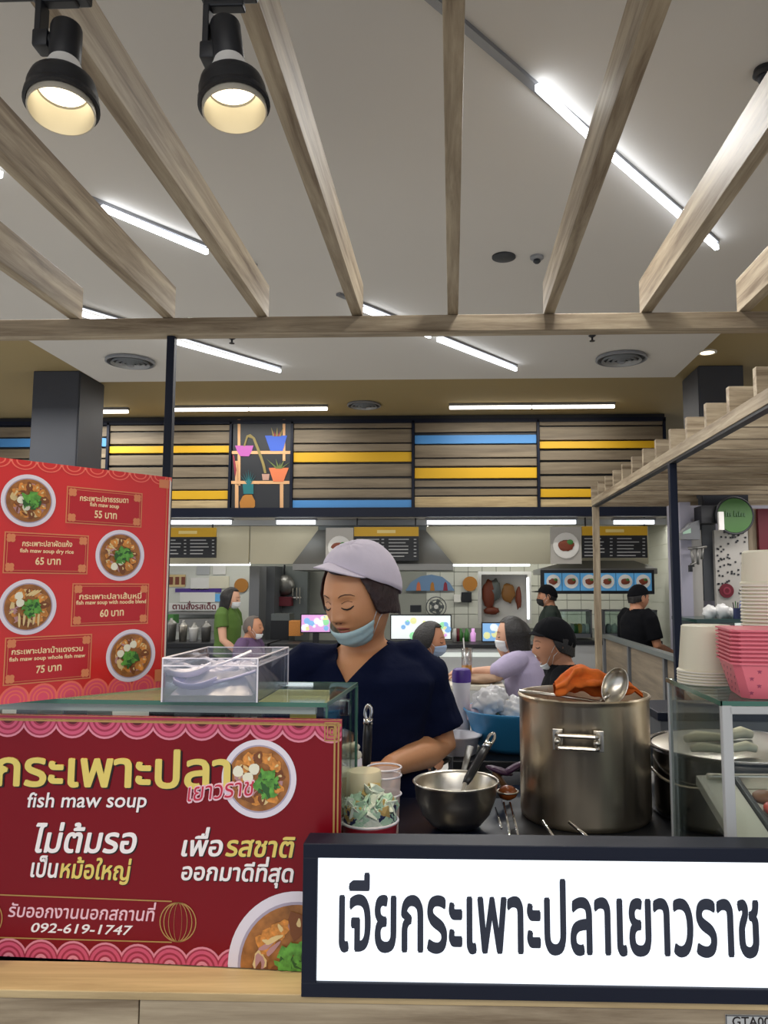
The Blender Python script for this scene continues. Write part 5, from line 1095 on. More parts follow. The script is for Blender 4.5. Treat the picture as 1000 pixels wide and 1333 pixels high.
t = pthing('card_machine', 'grey slanted display unit on the wall behind the black post', 'machine', 898, 702, YR - .2)
a = P(888, 702, YR - .2); MB().prism([a, a + Vector((.16, 0, .0)), a + Vector((.16, 0, .17)), a + Vector((.09, 0, .15)), a + Vector((0, 0, .06))], (0, .12, 0)).build('body', 'grey', t); MB().prism([a + Vector((.01, -.004, .045)), a + Vector((.08, -.004, .055)), a + Vector((.08, -.004, .10)), a + Vector((.01, -.004, .062))], (0, .003, 0)).build('display', 'mint', t)
block('dark_speaker', 'black box speaker hanging left of the round green sign', 'speaker', 913, 658, 936, 681, YR - .25, .2, 'black'); block('white_bracket', 'short white bracket beside the round green sign', 'bracket', 936, 666, 943, 690, YR - .4, .03, 'white')
t = pthing('hanging_tap', 'steel pipes and black hook behind the black post at right', 'pipes', 905, 745, YR - .15)
for pts in (((896, 714), (920, 712)), ((900, 714), (903, 738)), ((908, 714), (909, 735)), ((915, 713), (914, 728)), ((898, 740), (900, 735), (906, 732))): MB().tube([P(*q, YR - .15) for q in pts], .012, 8).build('pipe', 'steel_dull', t, True)
MB().box(P(899, 740, YR - .15), (.03, .03, .06)).build('hook', 'black', t)
struct('trim_3', pspan(976, 662, 989, 820, YR + .05, .15), 'oak_z'); block('wine_panel', 'dark wine-red panel at the right edge under the canopy', 'panel', 990, 662, 1040, 830, YR, .05, 'wine')
t = pthing('glass_counter', 'dark green glass counter behind the cream tubs at right', 'counter', 940, 830, 6.3)
a = P(907, 806, 6.2); b = P(1010, 806, 6.2); MB().span((a.x, 6.2, a.z - .03), (b.x, 6.9, a.z), bev=.003).build('top', 'glass_dark', t); MB().span((a.x + .03, 6.23, 0), (b.x, 6.87, a.z - .03)).build('body', 'kitchen_grey', t); MB().span((a.x + .3, 6.19, a.z - .06), (b.x, 6.21, a.z - .03)).build('edge_strip', 'glow_soft', t)
for i, (x, y, r_, lab) in enumerate(((925, 798, 9, 'white plastic bag leftmost on the dark green counter'), (940, 796, 10, 'white plastic bag in the middle of the dark green counter'), (952, 800, 7, 'small white plastic bag beside the blue pen cup'))):
    c = P(x, 806, 6.4); k = r_ * .0064; MB().ball((c.x, 6.4, a.z + k * .8), (k, k, k), 18, 12, fn=lambda d: 1 + .3 * noise.noise(d * 2.4 + Vector((i, 0, 0)))).build('counter_bag', 'bag_white', None, True, label=lab, cat='plastic bag', group='bags on the dark green counter')
c = P(960, 806, 6.3); t = thing('pen_cup', 'dark blue cup of pens on the dark green counter', 'cup', (c.x, 6.3, a.z)); MB().lathe((c.x, 6.3, a.z), [(.028, 0), (.030, .085), (.026, .085), (.024, .01)], 20, cap1=False).build('body', 'sachet_navy', t, 50)
for k in range(4): MB().tube([(c.x - .012 + .008 * k, 6.3, a.z + .01), (c.x - .03 + .02 * k, 6.3, a.z + .13 + .01 * (k % 2))], .004, 6).build('pen', ('dark', 'greens', 'black', 'pr_blue')[k], t)

# ------------------------------------------------ tables in the hall
def table(lab, x0, x1, y0, y1, z, m):
    t = thing('bar_table', lab, 'table', ((x0 + x1) / 2, (y0 + y1) / 2, 0)); MB().span((x0, y0, z - .03), (x1, y1, z), bev=.006).build('tabletop', m, t)
    for x in (x0 + .06, x1 - .06):
        for y in (y0 + .06, y1 - .06): MB().cyl((x, y, 0), (x, y, z - .03), .018, n=12).build('leg', 'black', t)
    return t
mat('bt_top', 'cdc8ba', .4)
table('high table with pale top behind the cook where the woman in lilac leans', -.02, .30, 4.5, 5.15, 1.0, 'bt_top')
c = Vector((P(608, 880, 4.6).x, 4.62, 1.001)); t = thing('juice_glass', 'tall clear cup half full of orange juice behind the purple-capped bottle', 'cup', c)
MB().lathe(c, [(.028, 0), (.034, .20), (.032, .20), (.027, .004)], 24, cap1=False).build('cup_wall', 'plastic_clear', t, True); mat('juice', 'e0941c', .3); MB().lathe(c, [(.0265, .006), (.030, .10), (.001, .10)], 24, cap1=False).build('juice', 'juice', t, True); MB().tube([c + Vector((0, 0, .02)), c + Vector((-.02, 0, .26))], .004, 8).build('straw', 'white', t)
mb = MB(); mb.ball((.17, 4.62, 1.022), (.13, .10, .03), 24, 10, fn=lambda d: 1 + .3 * noise.noise(d * 2))
mat('parcel', '9a7c62', .7); mb.build('brown_parcel', 'parcel', None, True, label='crumpled brown paper parcel on the high table by the lilac woman', cat='parcel')

# fill lights without fixtures, added behind the header to brighten the kiosk kitchens
for x, y, p_ in ((-2.9, 10.7, 26), (-.6, 10.5, 30), (1.2, 10.6, 30), (2.4, 10.4, 16)): area('kiosk_fill', (x, y, zk - .03), (0, 0, 0), 1.3, .2, p_ * .55, (1, .98, .9))
area('shop_fill', (2.9, 6.3, 2.30), (0, 0, 0), 1.4, .2, 14, (1, .96, .95))  # added fill under the canopy for the right shop, no fixture
# ================================================================== PEOPLE
mat('skin_cook', 'd79a6e', .5, subs=.08); mat('skin_tan', 'b98262', .55); mat('skin_pale', 'd0a084', .55)
mat('hair_black', '15110f', .5, bump=.5, scale=70); mat('hair_red', '2a1416', .45, bump=.5, scale=70, noise_amt=.3); mat('hair_grey', '5b524c', .6); mat('cap_lilac', 'd3cad8', .8, noise_amt=.02, scale=30, bump=.15)
mat('shirt_navy', '0c1430', .9, bump=1, scale=11, spec=.12); mat('shirt_black', '0c0d11', .9, bump=.6, scale=12, spec=.15); mat('shirt_green', '4d6b28', .8, bump=.5, scale=12); mat('shirt_purple', '5a4466', .85); mat('shirt_lilac', 'a59bb6', .8, bump=.6, scale=12); mat('shirt_darkgreen', '16241c', .85)
mat('trousers', '14161c', .85); mat('mask_blue', 'b6d4da', .7, bump=.2, scale=70); mat('mask_white', 'd8dcde', .7); mat('mask_black', '121214', .7); mat('mask_paleblue', '8fa4c0', .7)
mat('lips', 'a4584c', .4); mat('lash', '1a1210', .5); mat('brow', '5a3e2e', .7); mat('eye_dark', '140f0e', .3); mat('nostril', '5e3226', .6)

def head_fn(D, feat=True, wide=1.0):
    """unit directions (n,3) -> head surface points; x right, y forward, z up"""
    x, y, z = D[:, 0], D[:, 1], D[:, 2]; t = np.clip(-z, 0, 1)
    X = x * .076 * wide * (1 - .26 * t ** 1.6); Z = z * .114
    Yf = .094 * np.sign(y) * np.abs(y) ** np.where(y > 0, .88, 1.0) * np.where(y > 0, 1 - .05 * t, (1 - .42 * t) * 1.03)
    Y = Yf.copy()
    if feat:
        g = lambda a, s: np.exp(-(a / s) ** 2); w = np.clip((y - .1) / .4, 0, 1); ax = np.abs(X)
        k = np.clip((.018 - Z) / .048, 0, 1); nb = np.where(Z > .018, .004 * g(Z - .018, .02), np.where(Z > -.030, .004 + .016 * k ** 1.25, .020 * g(Z + .030, .0085)))
        Y = Y + w * (nb * g(X, .0085 + .005 * k) + .008 * g(ax - .0135, .006) * g(Z + .030, .008)
            - .010 * g(ax - .030, .016) * g(Z - .006, .012) + .0065 * g(ax - .031, .012) * g(Z - .002, .009) + .004 * g(ax - .028, .02) * g(Z - .026, .009)
            + .004 * g(ax - .042, .018) * g(Z + .030, .022) + .0075 * g(X, .020) * g(Z + .054, .0052) + .0075 * g(X, .017) * g(Z + .0665, .0055) - .0025 * g(X, .02) * g(Z + .0602, .002)
            - .003 * g(X, .02) * g(Z + .078, .006) + .006 * g(X, .022) * g(Z + .096, .013))
    return np.stack([X, Y, Z], 1)
def sdir(lon, th): return np.array([math.sin(th) * math.sin(lon), math.sin(th) * math.cos(lon), math.cos(th)])
def head_grid(nu, nv):
    D = np.array([sdir(2 * PI * i / nu, PI * j / nv) for j in range(nv + 1) for i in range(nu)])
    F_ = [(j * nu + i, j * nu + (i + 1) % nu, (j + 1) * nu + (i + 1) % nu, (j + 1) * nu + i) for j in range(nv) for i in range(nu)]
    return head_fn(D), F_
_DG = np.array([sdir(a, b) for a in np.linspace(-1.3, 1.3, 121) for b in np.linspace(.5, 2.9, 141)]); _HG = head_fn(_DG)
def face_y(x, z):
    i = np.argmin((_HG[:, 0] - x) ** 2 + (_HG[:, 2] - z) ** 2); return _HG[i, 1]
def smesh(name, V, Fs, m, parent, smooth=True, weld=True):
    mb = MB(); mb.add(V, Fs); me = mb.mesh(name, [m], smooth, merge=weld); o = bpy.data.objects.new(name, me); COL.objects.link(o); o.parent = parent; return o

def hand(mb, w, d, n, side, s=1.0, curl=.35):
    """w wrist, d pointing direction, n palm side (curl towards it), side +1/-1 thumb side"""
    d = Vector(d).normalized(); n = Vector(n); n = (n - d * n.dot(d)).normalized(); e = d.cross(n) * side; w = Vector(w)
    mb.tube([w - d * .01, w + d * .03 * s, w + d * .065 * s, w + d * .088 * s], [.024 * s, .032 * s, .037 * s, .034 * s], 14, flat=.5) if abs(n.z) > .5 else mb.tube([w - d * .01, w + d * .03 * s, w + d * .065 * s, w + d * .088 * s], [.022 * s, .028 * s, .032 * s, .030 * s], 14, flat=.75)
    for k in range(4):
        p = w + d * .080 * s + e * (.028 - .0185 * k) * s; L = (.068, .076, .071, .054)[k] * s; pts = [p]; a = 0
        for q in (.42, .32, .26):
            a += curl; pts.append(pts[-1] + (d * math.cos(a) + n * math.sin(a)) * L * q)
        mb.tube(pts, [.0092 * s, .009 * s, .0082 * s, .007 * s], 8)
    p = w + d * .022 * s + e * .022 * s; pts = [p, p + (d * .55 + e * .75) * .035 * s, p + (d * .85 + e * .75 + n * .3) * .055 * s, p + (d * 1.25 + e * .70 + n * .6) * .062 * s]
    mb.tube(pts, [.013 * s, .0115 * s, .0098 * s, .008 * s], 8)

def remeshed(mb, vox, m, name, smooth_it=2, extra=None, wrinkle=0):
    me = mb.mesh('t', [], True); o = bpy.data.objects.new('t', me)
    r = o.modifiers.new('r', 'REMESH'); r.mode = 'VOXEL'; r.voxel_size = vox
    if smooth_it: s = o.modifiers.new('s', 'SMOOTH'); s.iterations = smooth_it; s.factor = .5
    nm = evaluated(o); 
    if wrinkle:
        n = len(nm.vertices); co = np.empty(n * 3); no = np.empty(n * 3); nm.vertices.foreach_get('co', co); nm.vertices.foreach_get('normal', no)
        co = co.reshape(-1, 3); no = no.reshape(-1, 3)
        f = np.array([noise.noise(Vector((p[0] * 7, p[1] * 7, p[2] * 15))) * .5 + noise.noise(Vector((p[0] * 15 + p[2] * 9, p[1] * 12, p[2] * 20 - p[0] * 8))) * .5 for p in co])
        nm.vertices.foreach_set('co', (co + no * (f * wrinkle)[:, None]).ravel()); nm.update()
    if extra is not None:
        V, Fs = extra; k = len(nm.vertices)
        bm = bmesh.new(); bm.from_mesh(nm); vs = [bm.verts.new(p) for p in V]; bm.verts.index_update()
        for f in Fs:
            try: bm.faces.new([vs[i] for i in f])
            except ValueError: pass
        bmesh.ops.remove_doubles(bm, verts=vs, dist=1e-5); bm.to_mesh(nm); bm.free()
    nm.name = name; (nm.materials.append(M[m]) if not len(nm.materials) else None); nm.shade_smooth(); return nm
def cut(me, fn, it=1):
    """delete the part where fn>0 and pull the ragged border onto fn=0"""
    bm = bmesh.new(); bm.from_mesh(me); bm.faces.ensure_lookup_table()
    bmesh.ops.delete(bm, geom=[f for f in bm.faces if fn(f.calc_center_median()) > 0], context='FACES')
    for _ in range(2):
        for v in bm.verts:
            if v.is_boundary:
                e = .002; f0 = fn(v.co)
                if abs(f0) > .03: continue
                g = Vector([(fn(v.co + Vector([e if i == j else 0 for j in range(3)])) - f0) / e for i in range(3)]); L = g.length_squared
                if L > 1e-6 : 
                    st = g * (-f0 / L)
                    if st.length < .015: v.co += st
    bm.to_mesh(me); bm.free()

def figure(label, loc, yaw, J, skin, shirt, hair=None, cap=None, mask=None, S=1.0, h=1.6, vox=.010, head_res=(40, 28), sleeve=.75, chest=1.0, neck_cut=None, eyes='down', group=None, wrinkle=.004, hscale=1.0, name='person'):
    """J: local joints (x right, y forward, z up). keys hip, waist, chest, neck, head, hyaw, hpitch, hroll, sh, el, wr, hd (lists [left,right]) knee, ankle"""
    k = chest; mb = MB()
    def ell(c, rx, ry, n=28): return [Vector(c) + Vector((rx * math.cos(2 * PI * i / n), ry * math.sin(2 * PI * i / n), 0)) for i in range(n)]
    def torso(mb, o=0, low=None, top=True):
        hp, wa, ch, nk = (Vector(J[q]) for q in ('hip', 'waist', 'chest', 'neck'))
        shz = (J['sh'][0][2] + J['sh'][1][2]) / 2
        R_ = [(hp + Vector((0, 0, -.10)), .13 * k, .10 * k), (hp, .165 * k, .118 * k), (hp.lerp(wa, .5), .158 * k, .118 * k), (wa, .142 * k, .110 * k), (wa.lerp(ch, .5), .148 * k, .115 * k), (ch, .160 * k, .118 * k), (ch.lerp(nk, .45), .165 * k, .105 * k), (ch.lerp(nk, .74), .135 * k, .085 * k), (ch.lerp(nk, .92), .080 * k, .062 * k), (nk + Vector((0, .0, .02)), .056, .054)]
        if low is not None: R_ = R_[low:]
        n = 28; rs = [ell(c, a + o, b + o, n) for c, a, b in R_]; vs = [p for r in rs for p in r]; q = len(rs)
        mb.add(vs, [tuple(range(n))[::-1], tuple(range((q - 1) * n, q * n))] + [(j * n + i, j * n + (i + 1) % n, (j + 1) * n + (i + 1) % n, (j + 1) * n + i) for j in range(q - 1) for i in range(n)])
    torso(mb)
    nk, hd = Vector(J['neck']), Vector(J['head'])
    hm = Matrix.Rotation(J.get('hyaw', 0), 4, 'Z') @ Matrix.Rotation(-J.get('hpitch', 0), 4, 'X') @ Matrix.Rotation(J.get('hroll', 0), 4, 'Y')
    HM = Matrix.Translation(hd) @ hm @ Matrix.Scale(hscale, 4)
    mb.tube([nk - Vector((0, 0, .05)), nk.lerp(hd, .30), HM @ Vector((0, -.022, -.04))], [.062, .055, .055 * hscale], 18)
    for i in (0, 1):
        s, e, w_, q = (Vector(J[a][i]) for a in ('sh', 'el', 'wr', 'hd')); c = Vector(J['chest']).lerp(nk, .72)
        mb.tube([c.lerp(s, .45), c.lerp(s, .85), s.lerp(e, .12), s.lerp(e, .4), e, e.lerp(w_, .3), w_], [.036 * k, .046 * k, .050 * k, .047 * k, .038 * k, .037 * k, .026], 16)
        hand(mb, w_, q - w_, J['palm'][i], 1 if i == 0 else -1, .98, J.get('curl', .35))
        hp = Vector(J['hip']) + Vector((-.085 if i == 0 else .085, 0, -.02)); kn, an = Vector(J['knee'][i]), Vector(J['ankle'][i])
        mb.tube([hp, hp.lerp(kn, .4), kn, kn.lerp(an, .35), an], [.088, .078, .056, .052, .036], 16)
        mb.tube([an + Vector((0, -.03, -.03)), an + Vector((0, .05, -.045)), an + Vector((0, .15, -.055))], [.034, .036, .028], 12)
    V, Fs = head_grid(*head_res); ear = MB()
    for sx in (-1, 1):
        ear.ball((sx * .0765, -.008, -.006), (.009, .018, .031), 14, 10, Matrix.Rotation(sx * -.35, 3, 'Z')); ear.tube([(sx * (.079 + .004), -.006 + .016 * math.cos(a), -.004 + .027 * math.sin(a)) for a in np.linspace(-1.2, 3.6, 12)], .0032, 6)
        ear.ball((sx * .0775, .0, -.032), (.006, .008, .009), 10, 6)
    kk = len(V); V = [HM @ Vector(p) for p in V] + [HM @ Vector(p) for p in ear.v]; Fs = Fs + [tuple(i + kk for i in f) for f in ear.f]
    body = bpy.data.objects.new(name, remeshed(mb, vox, skin, name, 2, (V, Fs))); COL.objects.link(body); setp(body, label, 'person', group)
    # shirt
    mb = MB(); torso(mb, .014, 1)
    for i in (0, 1):
        s, e, w_ = (Vector(J[a][i]) for a in ('sh', 'el', 'wr')); c = Vector(J['chest']).lerp(nk, .72)
        t_ = e.lerp(w_, sleeve - 1) if sleeve > 1 else s.lerp(e, sleeve); r_e = .050 * k + .014
        pts = [c.lerp(s, .45), c.lerp(s, .85) + Vector((0, 0, .004)), s.lerp(e, .12), s.lerp(e, .45)] + ([e, t_] if sleeve > 1 else [t_]); rad = [.040 * k + .01, .053 * k + .006, .058 * k + .008, .058 * k + .010] + ([.050 * k + .006, .046] if sleeve > 1 else [.054 * k + .014])
        mb.tube(pts, rad, 18)
    me = remeshed(mb, vox * .95, shirt, 'shirt', 2, wrinkle=wrinkle)
    nf = Vector(J['neck']); rr = (neck_cut or (.066, 0, 0))
    def fn(p):
        a, b, hh = p.x - nf.x, p.y - nf.y, p.z - nf.z
        f1 = min(rr[0] - math.hypot(a, b * .95), (hh + .09) * 2)
        if rr[1]: f2 = min(rr[1] * (1 + hh / rr[2]) - abs(a), (b - .02) * 2); return max(f1, f2)
        return f1
    cut(me, fn)
    sh = bpy.data.objects.new('shirt', me); COL.objects.link(sh); sh.parent = body; so = sh.modifiers.new('s', 'SOLIDIFY'); so.thickness = .004; so.offset = -1
    # trousers and shoes
    mb = MB()
    hp0 = Vector(J['hip']); mb.add(*(lambda rs: ([p for r in rs for p in r], [tuple(range(28))[::-1], tuple(range(28 * (len(rs) - 1), 28 * len(rs)))] + [(j * 28 + i, j * 28 + (i + 1) % 28, (j + 1) * 28 + (i + 1) % 28, (j + 1) * 28 + i) for j in range(len(rs) - 1) for i in range(28)]))([ell(hp0 + Vector((0, 0, z)), a * k, b * k) for z, a, b in ((-.11, .15, .12), (0, .174, .127), (.06, .168, .126))]))
    for i in (0, 1):
        hp = hp0 + Vector((-.085 if i == 0 else .085, 0, -.02)); kn, an = Vector(J['knee'][i]), Vector(J['ankle'][i]); mb.tube([hp, hp.lerp(kn, .4), kn, kn.lerp(an, .4), an], [.100, .090, .070, .064, .056], 16)
    tr_ = bpy.data.objects.new('trousers', remeshed(mb, .014, 'trousers', 'trousers', 1)); COL.objects.link(tr_); tr_.parent = body
    for i in (0, 1):
        an = Vector(J['ankle'][i]); m = MB(); m.tube([an + Vector((0, -.05, -.035)), an + Vector((0, .02, -.03)), an + Vector((0, .10, -.042)), an + Vector((0, .17, -.052))], [.040, .045, .040, .030], 14, flat=.8); smesh('shoe', m.v, m.f, 'black', body)
    # hair
    def hairmesh(spec, m):
        nu, nv = 72, 26; V = []; L0 = spec.get('len', .05); fa = spec.get('face', 58); th_f0 = spec.get('front', 46); side_L = spec.get('side', L0)
        for j in range(nv + 1):
            for i in range(nu):
                lo = -180 + 360 * i / nu; a = abs(lo); sm = min(1, max(0, (a - fa) / 26)); sm = sm * sm * (3 - 2 * sm)
                th_f = th_f0 - spec.get('tilt', 0) * math.sin(R(lo)); th_end = th_f + (100 - th_f) * sm; L = (side_L + (L0 - side_L) * min(1, max(0, (a - 80) / 60))) * sm; tot = R(th_end) * .1 + L; u = j / nv * tot
                th = min(R(th_end), u / .1); hang = max(0, u - R(th_end) * .1); d = sdir(R(lo), th)[None, :]; p = head_fn(d, False)[0]
                st = noise.noise(Vector((lo * .16, u * 8, 1.3))); vb = min(1, max(0, (math.degrees(th) - 42) / 40)); kx = 1.05 + (spec.get('vol', 1.12) - 1.05) * vb + .025 * st * (.3 + .7 * vb) + (spec.get('bob', 0) * math.sin(min(1, hang / .08) * PI) if hang else 0)
                pinch = 1 - spec.get('pinch', .15) * hang / max(L0, .01) ; q = Vector((p[0] * kx * pinch, p[1] * kx * (1 - .35 * (1 - pinch)), p[2] * kx - hang + (.006 * st if hang else 0)))
                V.append(HM @ q)
        Fs = [(j * nu + i, j * nu + (i + 1) % nu, (j + 1) * nu + (i + 1) % nu, (j + 1) * nu + i) for j in range(nv) for i in range(nu)]
        o = smesh('hair', V, Fs, m, body); s_ = o.modifiers.new('s', 'SOLIDIFY'); s_.thickness = .006; s_.offset = -.6
    if hair: hairmesh(hair, hair['m'])
    if cap:
        nu, nv = 64, 18; V = []; tf, tb = R(cap.get('front', 62)), R(cap.get('back', 98)); ks = cap.get('k', 1.17); puff = cap.get('puff', 0)
        for j in range(nv + 1):
            for i in range(nu):
                lo = 2 * PI * i / nu; w_ = (1 - math.cos(lo)) / 2; te = tf + (tb - tf) * w_ - R(cap.get('tilt', 0)) * math.sin(lo); t_ = j / nv; th = te * t_; p = head_fn(sdir(lo, th)[None, :], False)[0]
                kq = ks + puff * math.sin(PI * min(1, t_ * .80)) ** .7 * (.25 + 1.1 * w_) + (.022 * noise.noise(Vector((lo * 5 if lo < PI else (2 * PI - lo) * 5, t_ * 4, 2))) if puff else 0)
                if puff: kq += .012 * math.sin(14 * lo) * max(0, t_ - .55) * (1.2 - t_) * 3
                V.append(HM @ Vector(p * kq))
        Fs = [(j * nu + i, j * nu + (i + 1) % nu, (j + 1) * nu + (i + 1) % nu, (j + 1) * nu + i) for j in range(nv) for i in range(nu)]
        o = smesh('cap', V, Fs, cap['m'], body); s_ = o.modifiers.new('s', 'SOLIDIFY'); s_.thickness = .003
        if cap.get('brim'):
            V = []; nu, nv = 24, 6; bw = R(cap.get('bw', 62))
            for j in range(nv + 1):
                for i in range(nu + 1):
                    lo = -bw + 2 * bw * i / nu; w_ = (1 - math.cos(lo)) / 2; th = tf + (tb - tf) * w_ - .03 - R(cap.get('tilt', 0)) * math.sin(lo); p = Vector(head_fn(sdir(lo, th)[None, :], False)[0] * ks); e = cap['brim'] * math.cos(lo / bw * PI / 2) ** .6 * j / nv
                    V.append(HM @ (p + Vector((math.sin(lo) * .5, math.cos(lo * .6), 0)).normalized() * e + Vector((0, 0, -cap.get('drop', .25) * e - .1 * e * (math.sin(lo)) ** 2))))
            Fs = [(j * (nu + 1) + i, j * (nu + 1) + i + 1, (j + 1) * (nu + 1) + i + 1, (j + 1) * (nu + 1) + i) for j in range(nv) for i in range(nu)]
            o = smesh('brim', V, Fs, cap['m'], body, weld=False); s_ = o.modifiers.new('s', 'SOLIDIFY'); s_.thickness = .003; s_.offset = 0
    if mask:
        V = []; nu, nv = 32, 12; lw = R(mask.get('w', 62)); t0c, t0s, t1c, t1s = (R(q) for q in mask['th'])
        for j in range(nv + 1):
            for i in range(nu + 1):
                lo = -lw + 2 * lw * i / nu; s_ = (lo / lw) ** 2; a = t0c + (t0s - t0c) * s_; b = t1c + (t1s - t1c) * s_; th = a + (b - a) * j / nv
                p = head_fn(sdir(lo, th)[None, :], False)[0]; bul = (.018 if mask.get('nose') else .014) * math.sin(PI * min(1, j / nv + .12)) ** .8 * math.cos(lo / lw * PI / 2) + .004 + .0016 * math.sin(j / nv * 3 * 2 * PI)
                n_ = Vector((math.sin(lo), math.cos(lo), -.35)).normalized(); V.append(HM @ (Vector(p) + n_ * (bul + (.006 if mask.get('nose') else .003))))
        Fs = [(j * (nu + 1) + i, j * (nu + 1) + i + 1, (j + 1) * (nu + 1) + i + 1, (j + 1) * (nu + 1) + i) for j in range(nv) for i in range(nu)]
        mo = smesh('face_mask', V, Fs, mask['m'], body, weld=False); s_ = mo.modifiers.new('s', 'SOLIDIFY'); s_.thickness = .0015
        for sx in (-1, 1):
            i = 0 if sx < 0 else nu
            for row, ez in ((0, .012), (nv, -.03)):
                a = V[row * (nu + 1) + i]; b = HM @ Vector((sx * .080, .006, ez)); m = HM @ Vector((sx * .079, .026, (ez + -.035) / 2))
                mb = MB(); mb.tube([a, a.lerp(b, .5) + (m - a.lerp(b, .5)) * .6, b], .0011, 6); smesh('mask_strap', mb.v, mb.f, 'mask_white', body)
    # face details
    for sx in (-1, 1):
        mb = MB(); pts = [HM @ Vector((sx * x, face_y(sx * x, z) + .001, z)) for x, z in ((.014, .0225), (.022, .027), (.032, .0285), (.042, .0265), (.049, .021))]; mb.tube(pts, [.0008, .0015, .0016, .0012, .0006], 6); smesh('eyebrow', mb.v, mb.f, 'brow', body)
        if eyes == 'down':
            mb = MB(); pts = [HM @ Vector((sx * x, face_y(sx * x, z) + .0012, z)) for x, z in ((.0165, -.0015), (.022, -.0055), (.030, -.0075), (.038, -.006), (.0445, -.001))]; mb.tube(pts, [.0010, .0020, .0025, .0024, .0014], 6); smesh('eyelash', mb.v, mb.f, 'lash', body)
            mb = MB(); pts = [HM @ Vector((sx * x, face_y(sx * x, z) + .0004, z)) for x, z in ((.017, .007), (.024, .0105), (.032, .0115), (.041, .008))]; mb.tube(pts, .0007, 6); smesh('eyelid_crease', mb.v, mb.f, 'nostril', body)
        else:
            c = HM @ Vector((sx * .031, face_y(sx * .031, .001) + .001, .001)); mb = MB(); mb.ball((0, 0, 0), (.0115, .003, .0048), 12, 8); mb.v = [tuple(c + (HM.to_3x3() @ Vector(v))) for v in mb.v]; smesh('eye', mb.v, mb.f, 'eye_dark', body)
        mb = MB(); mb.ball((0, 0, 0), (.0035, .0022, .0018), 8, 6); c = HM @ Vector((sx * .0068, face_y(sx * .0068, -.0385) + .0005, -.0395)); mb.v = [tuple(c + (HM.to_3x3() @ Vector(v))) for v in mb.v]; smesh('nostril', mb.v, mb.f, 'nostril', body)
    for z0, hh, wd in ((-.0545, .0042, .021), (-.0665, .0052, .018)):
        def lp(u, v):
            x = -wd + 2 * wd * u; q = math.sqrt(max(0, 1 - (2 * u - 1) ** 2)); z = z0 + hh * q * (2 * v - 1) + (-.002 * (2 * u - 1) ** 2 if z0 > -.06 else .004 * (2 * u - 1) ** 2); return HM @ Vector((x, face_y(x, z) + .0010, z))
        if not (mask and mask.get('nose')): mb = MB(); mb.grid(lp, 14, 4); smesh('lip', mb.v, mb.f, 'lips', body, weld=False)
    body.location = loc; body.rotation_euler = (0, 0, yaw); return body

# ---------------- the cook
CL = Vector((-.26, 2.17, 0)); CYW = R(165); IR = Matrix.Rotation(-CYW, 3, 'Z')
def LC(p): return IR @ (Vector(p) - CL)
shL, shR = LC(P(388, 868, 2.16)), LC(P(543, 866, 2.20))      # the person's right is at the picture's left
el_l = P(574, 972, 2.22); wr_l = P(506, 998, 1.95); 
J = dict(hip=(0, -.03, .95), waist=(0, -.01, 1.10), chest=(0, -.005, 1.235), neck=LC(P(477, 842, 2.19)), head=LC(P(468, 777, 2.09)),
    hyaw=R(148 - 165), hpitch=R(15), hroll=R(2),
    sh=[shR, shL], el=[LC(el_l), LC(P(368, 975, 2.16))], wr=[LC(wr_l), LC(P(425, 990, 1.93))], hd=[LC(P(484, 1003, 1.88)), LC(P(440, 1000, 1.80))], palm=[(0, .1, -1), (0, .1, -1)], curl=.4,
    knee=[(-.09, .02, .50), (.09, .02, .50)], ankle=[(-.10, -.01, .08), (.10, -.01, .08)])
figure('cook in a navy V-neck T-shirt and lilac cap, mask pulled under her mouth', CL, CYW, J, 'skin_cook', 'shirt_navy',
    hair=dict(m='hair_red', len=.045, side=.012, face=50, front=50, tilt=8, vol=1.17, bob=.08, pinch=.12), cap=dict(m='cap_lilac', front=40, back=98, tilt=9, k=1.13, puff=.18, brim=.050, bw=66, drop=.0), hscale=1.1,
    mask=dict(m='mask_blue', th=(121, 112, 168, 148), w=66), vox=.0068, head_res=(112, 88), sleeve=.80, chest=1.18, neck_cut=(.068, .066, .085), eyes='down', wrinkle=.014)

# ---------------- people in the hall
def stand(h, hyaw=0, hpitch=0, arms=None, up=0):
    s = h / 1.6; a = dict(sh=[(-.165, 0, 1.322), (.165, 0, 1.322)], el=[(-.21, -.01, 1.02), (.21, -.01, 1.02)], wr=[(-.20, .10, .82), (.20, .10, .82)], hd=[(-.20, .16, .76), (.20, .16, .76)], palm=[(.6, 0, -.3), (-.6, 0, -.3)])
    J = dict(hip=(0, 0, .86), waist=(0, 0, 1.02), chest=(0, 0, 1.16), neck=(0, -.01, 1.352), head=(0, .025, 1.462), knee=[(-.09, .01, .46), (.09, .01, .46)], ankle=[(-.09, -.02, .08), (.09, -.02, .08)]); J.update(a); J.update(arms or {})
    J = {k: ([tuple(c * s if k != 'palm' else c for c in q) for q in v] if isinstance(v, list) else tuple(c * s for c in v)) for k, v in J.items()}
    J['hyaw'] = hyaw; J['hpitch'] = hpitch; return J
def sit(seat, hyaw=0, hpitch=0, arms=None, lean=.04):
    z = seat + .09 - .86; J = stand(1.6)
    for k in ('hip', 'waist', 'chest', 'neck', 'head'): f = {'hip': 0, 'waist': .3, 'chest': .6, 'neck': 1, 'head': 1.3}[k]; J[k] = (J[k][0], J[k][1] + lean * f, J[k][2] + z)
    for k in ('sh', 'el', 'wr', 'hd'): J[k] = [(q[0], q[1] + lean, q[2] + z) for q in J[k]]
    J['knee'] = [(-.10, .33, seat + .04), (.10, .33, seat + .04)]; J['ankle'] = [(-.10, .20, .12), (.10, .20, .12)]
    for k, v in (arms or {}).items(): J[k] = v
    J['hyaw'] = hyaw; J['hpitch'] = hpitch; return J
def at_(px, Y, z=0): p = P(px, 800, Y); return Vector((p.x, Y, z))
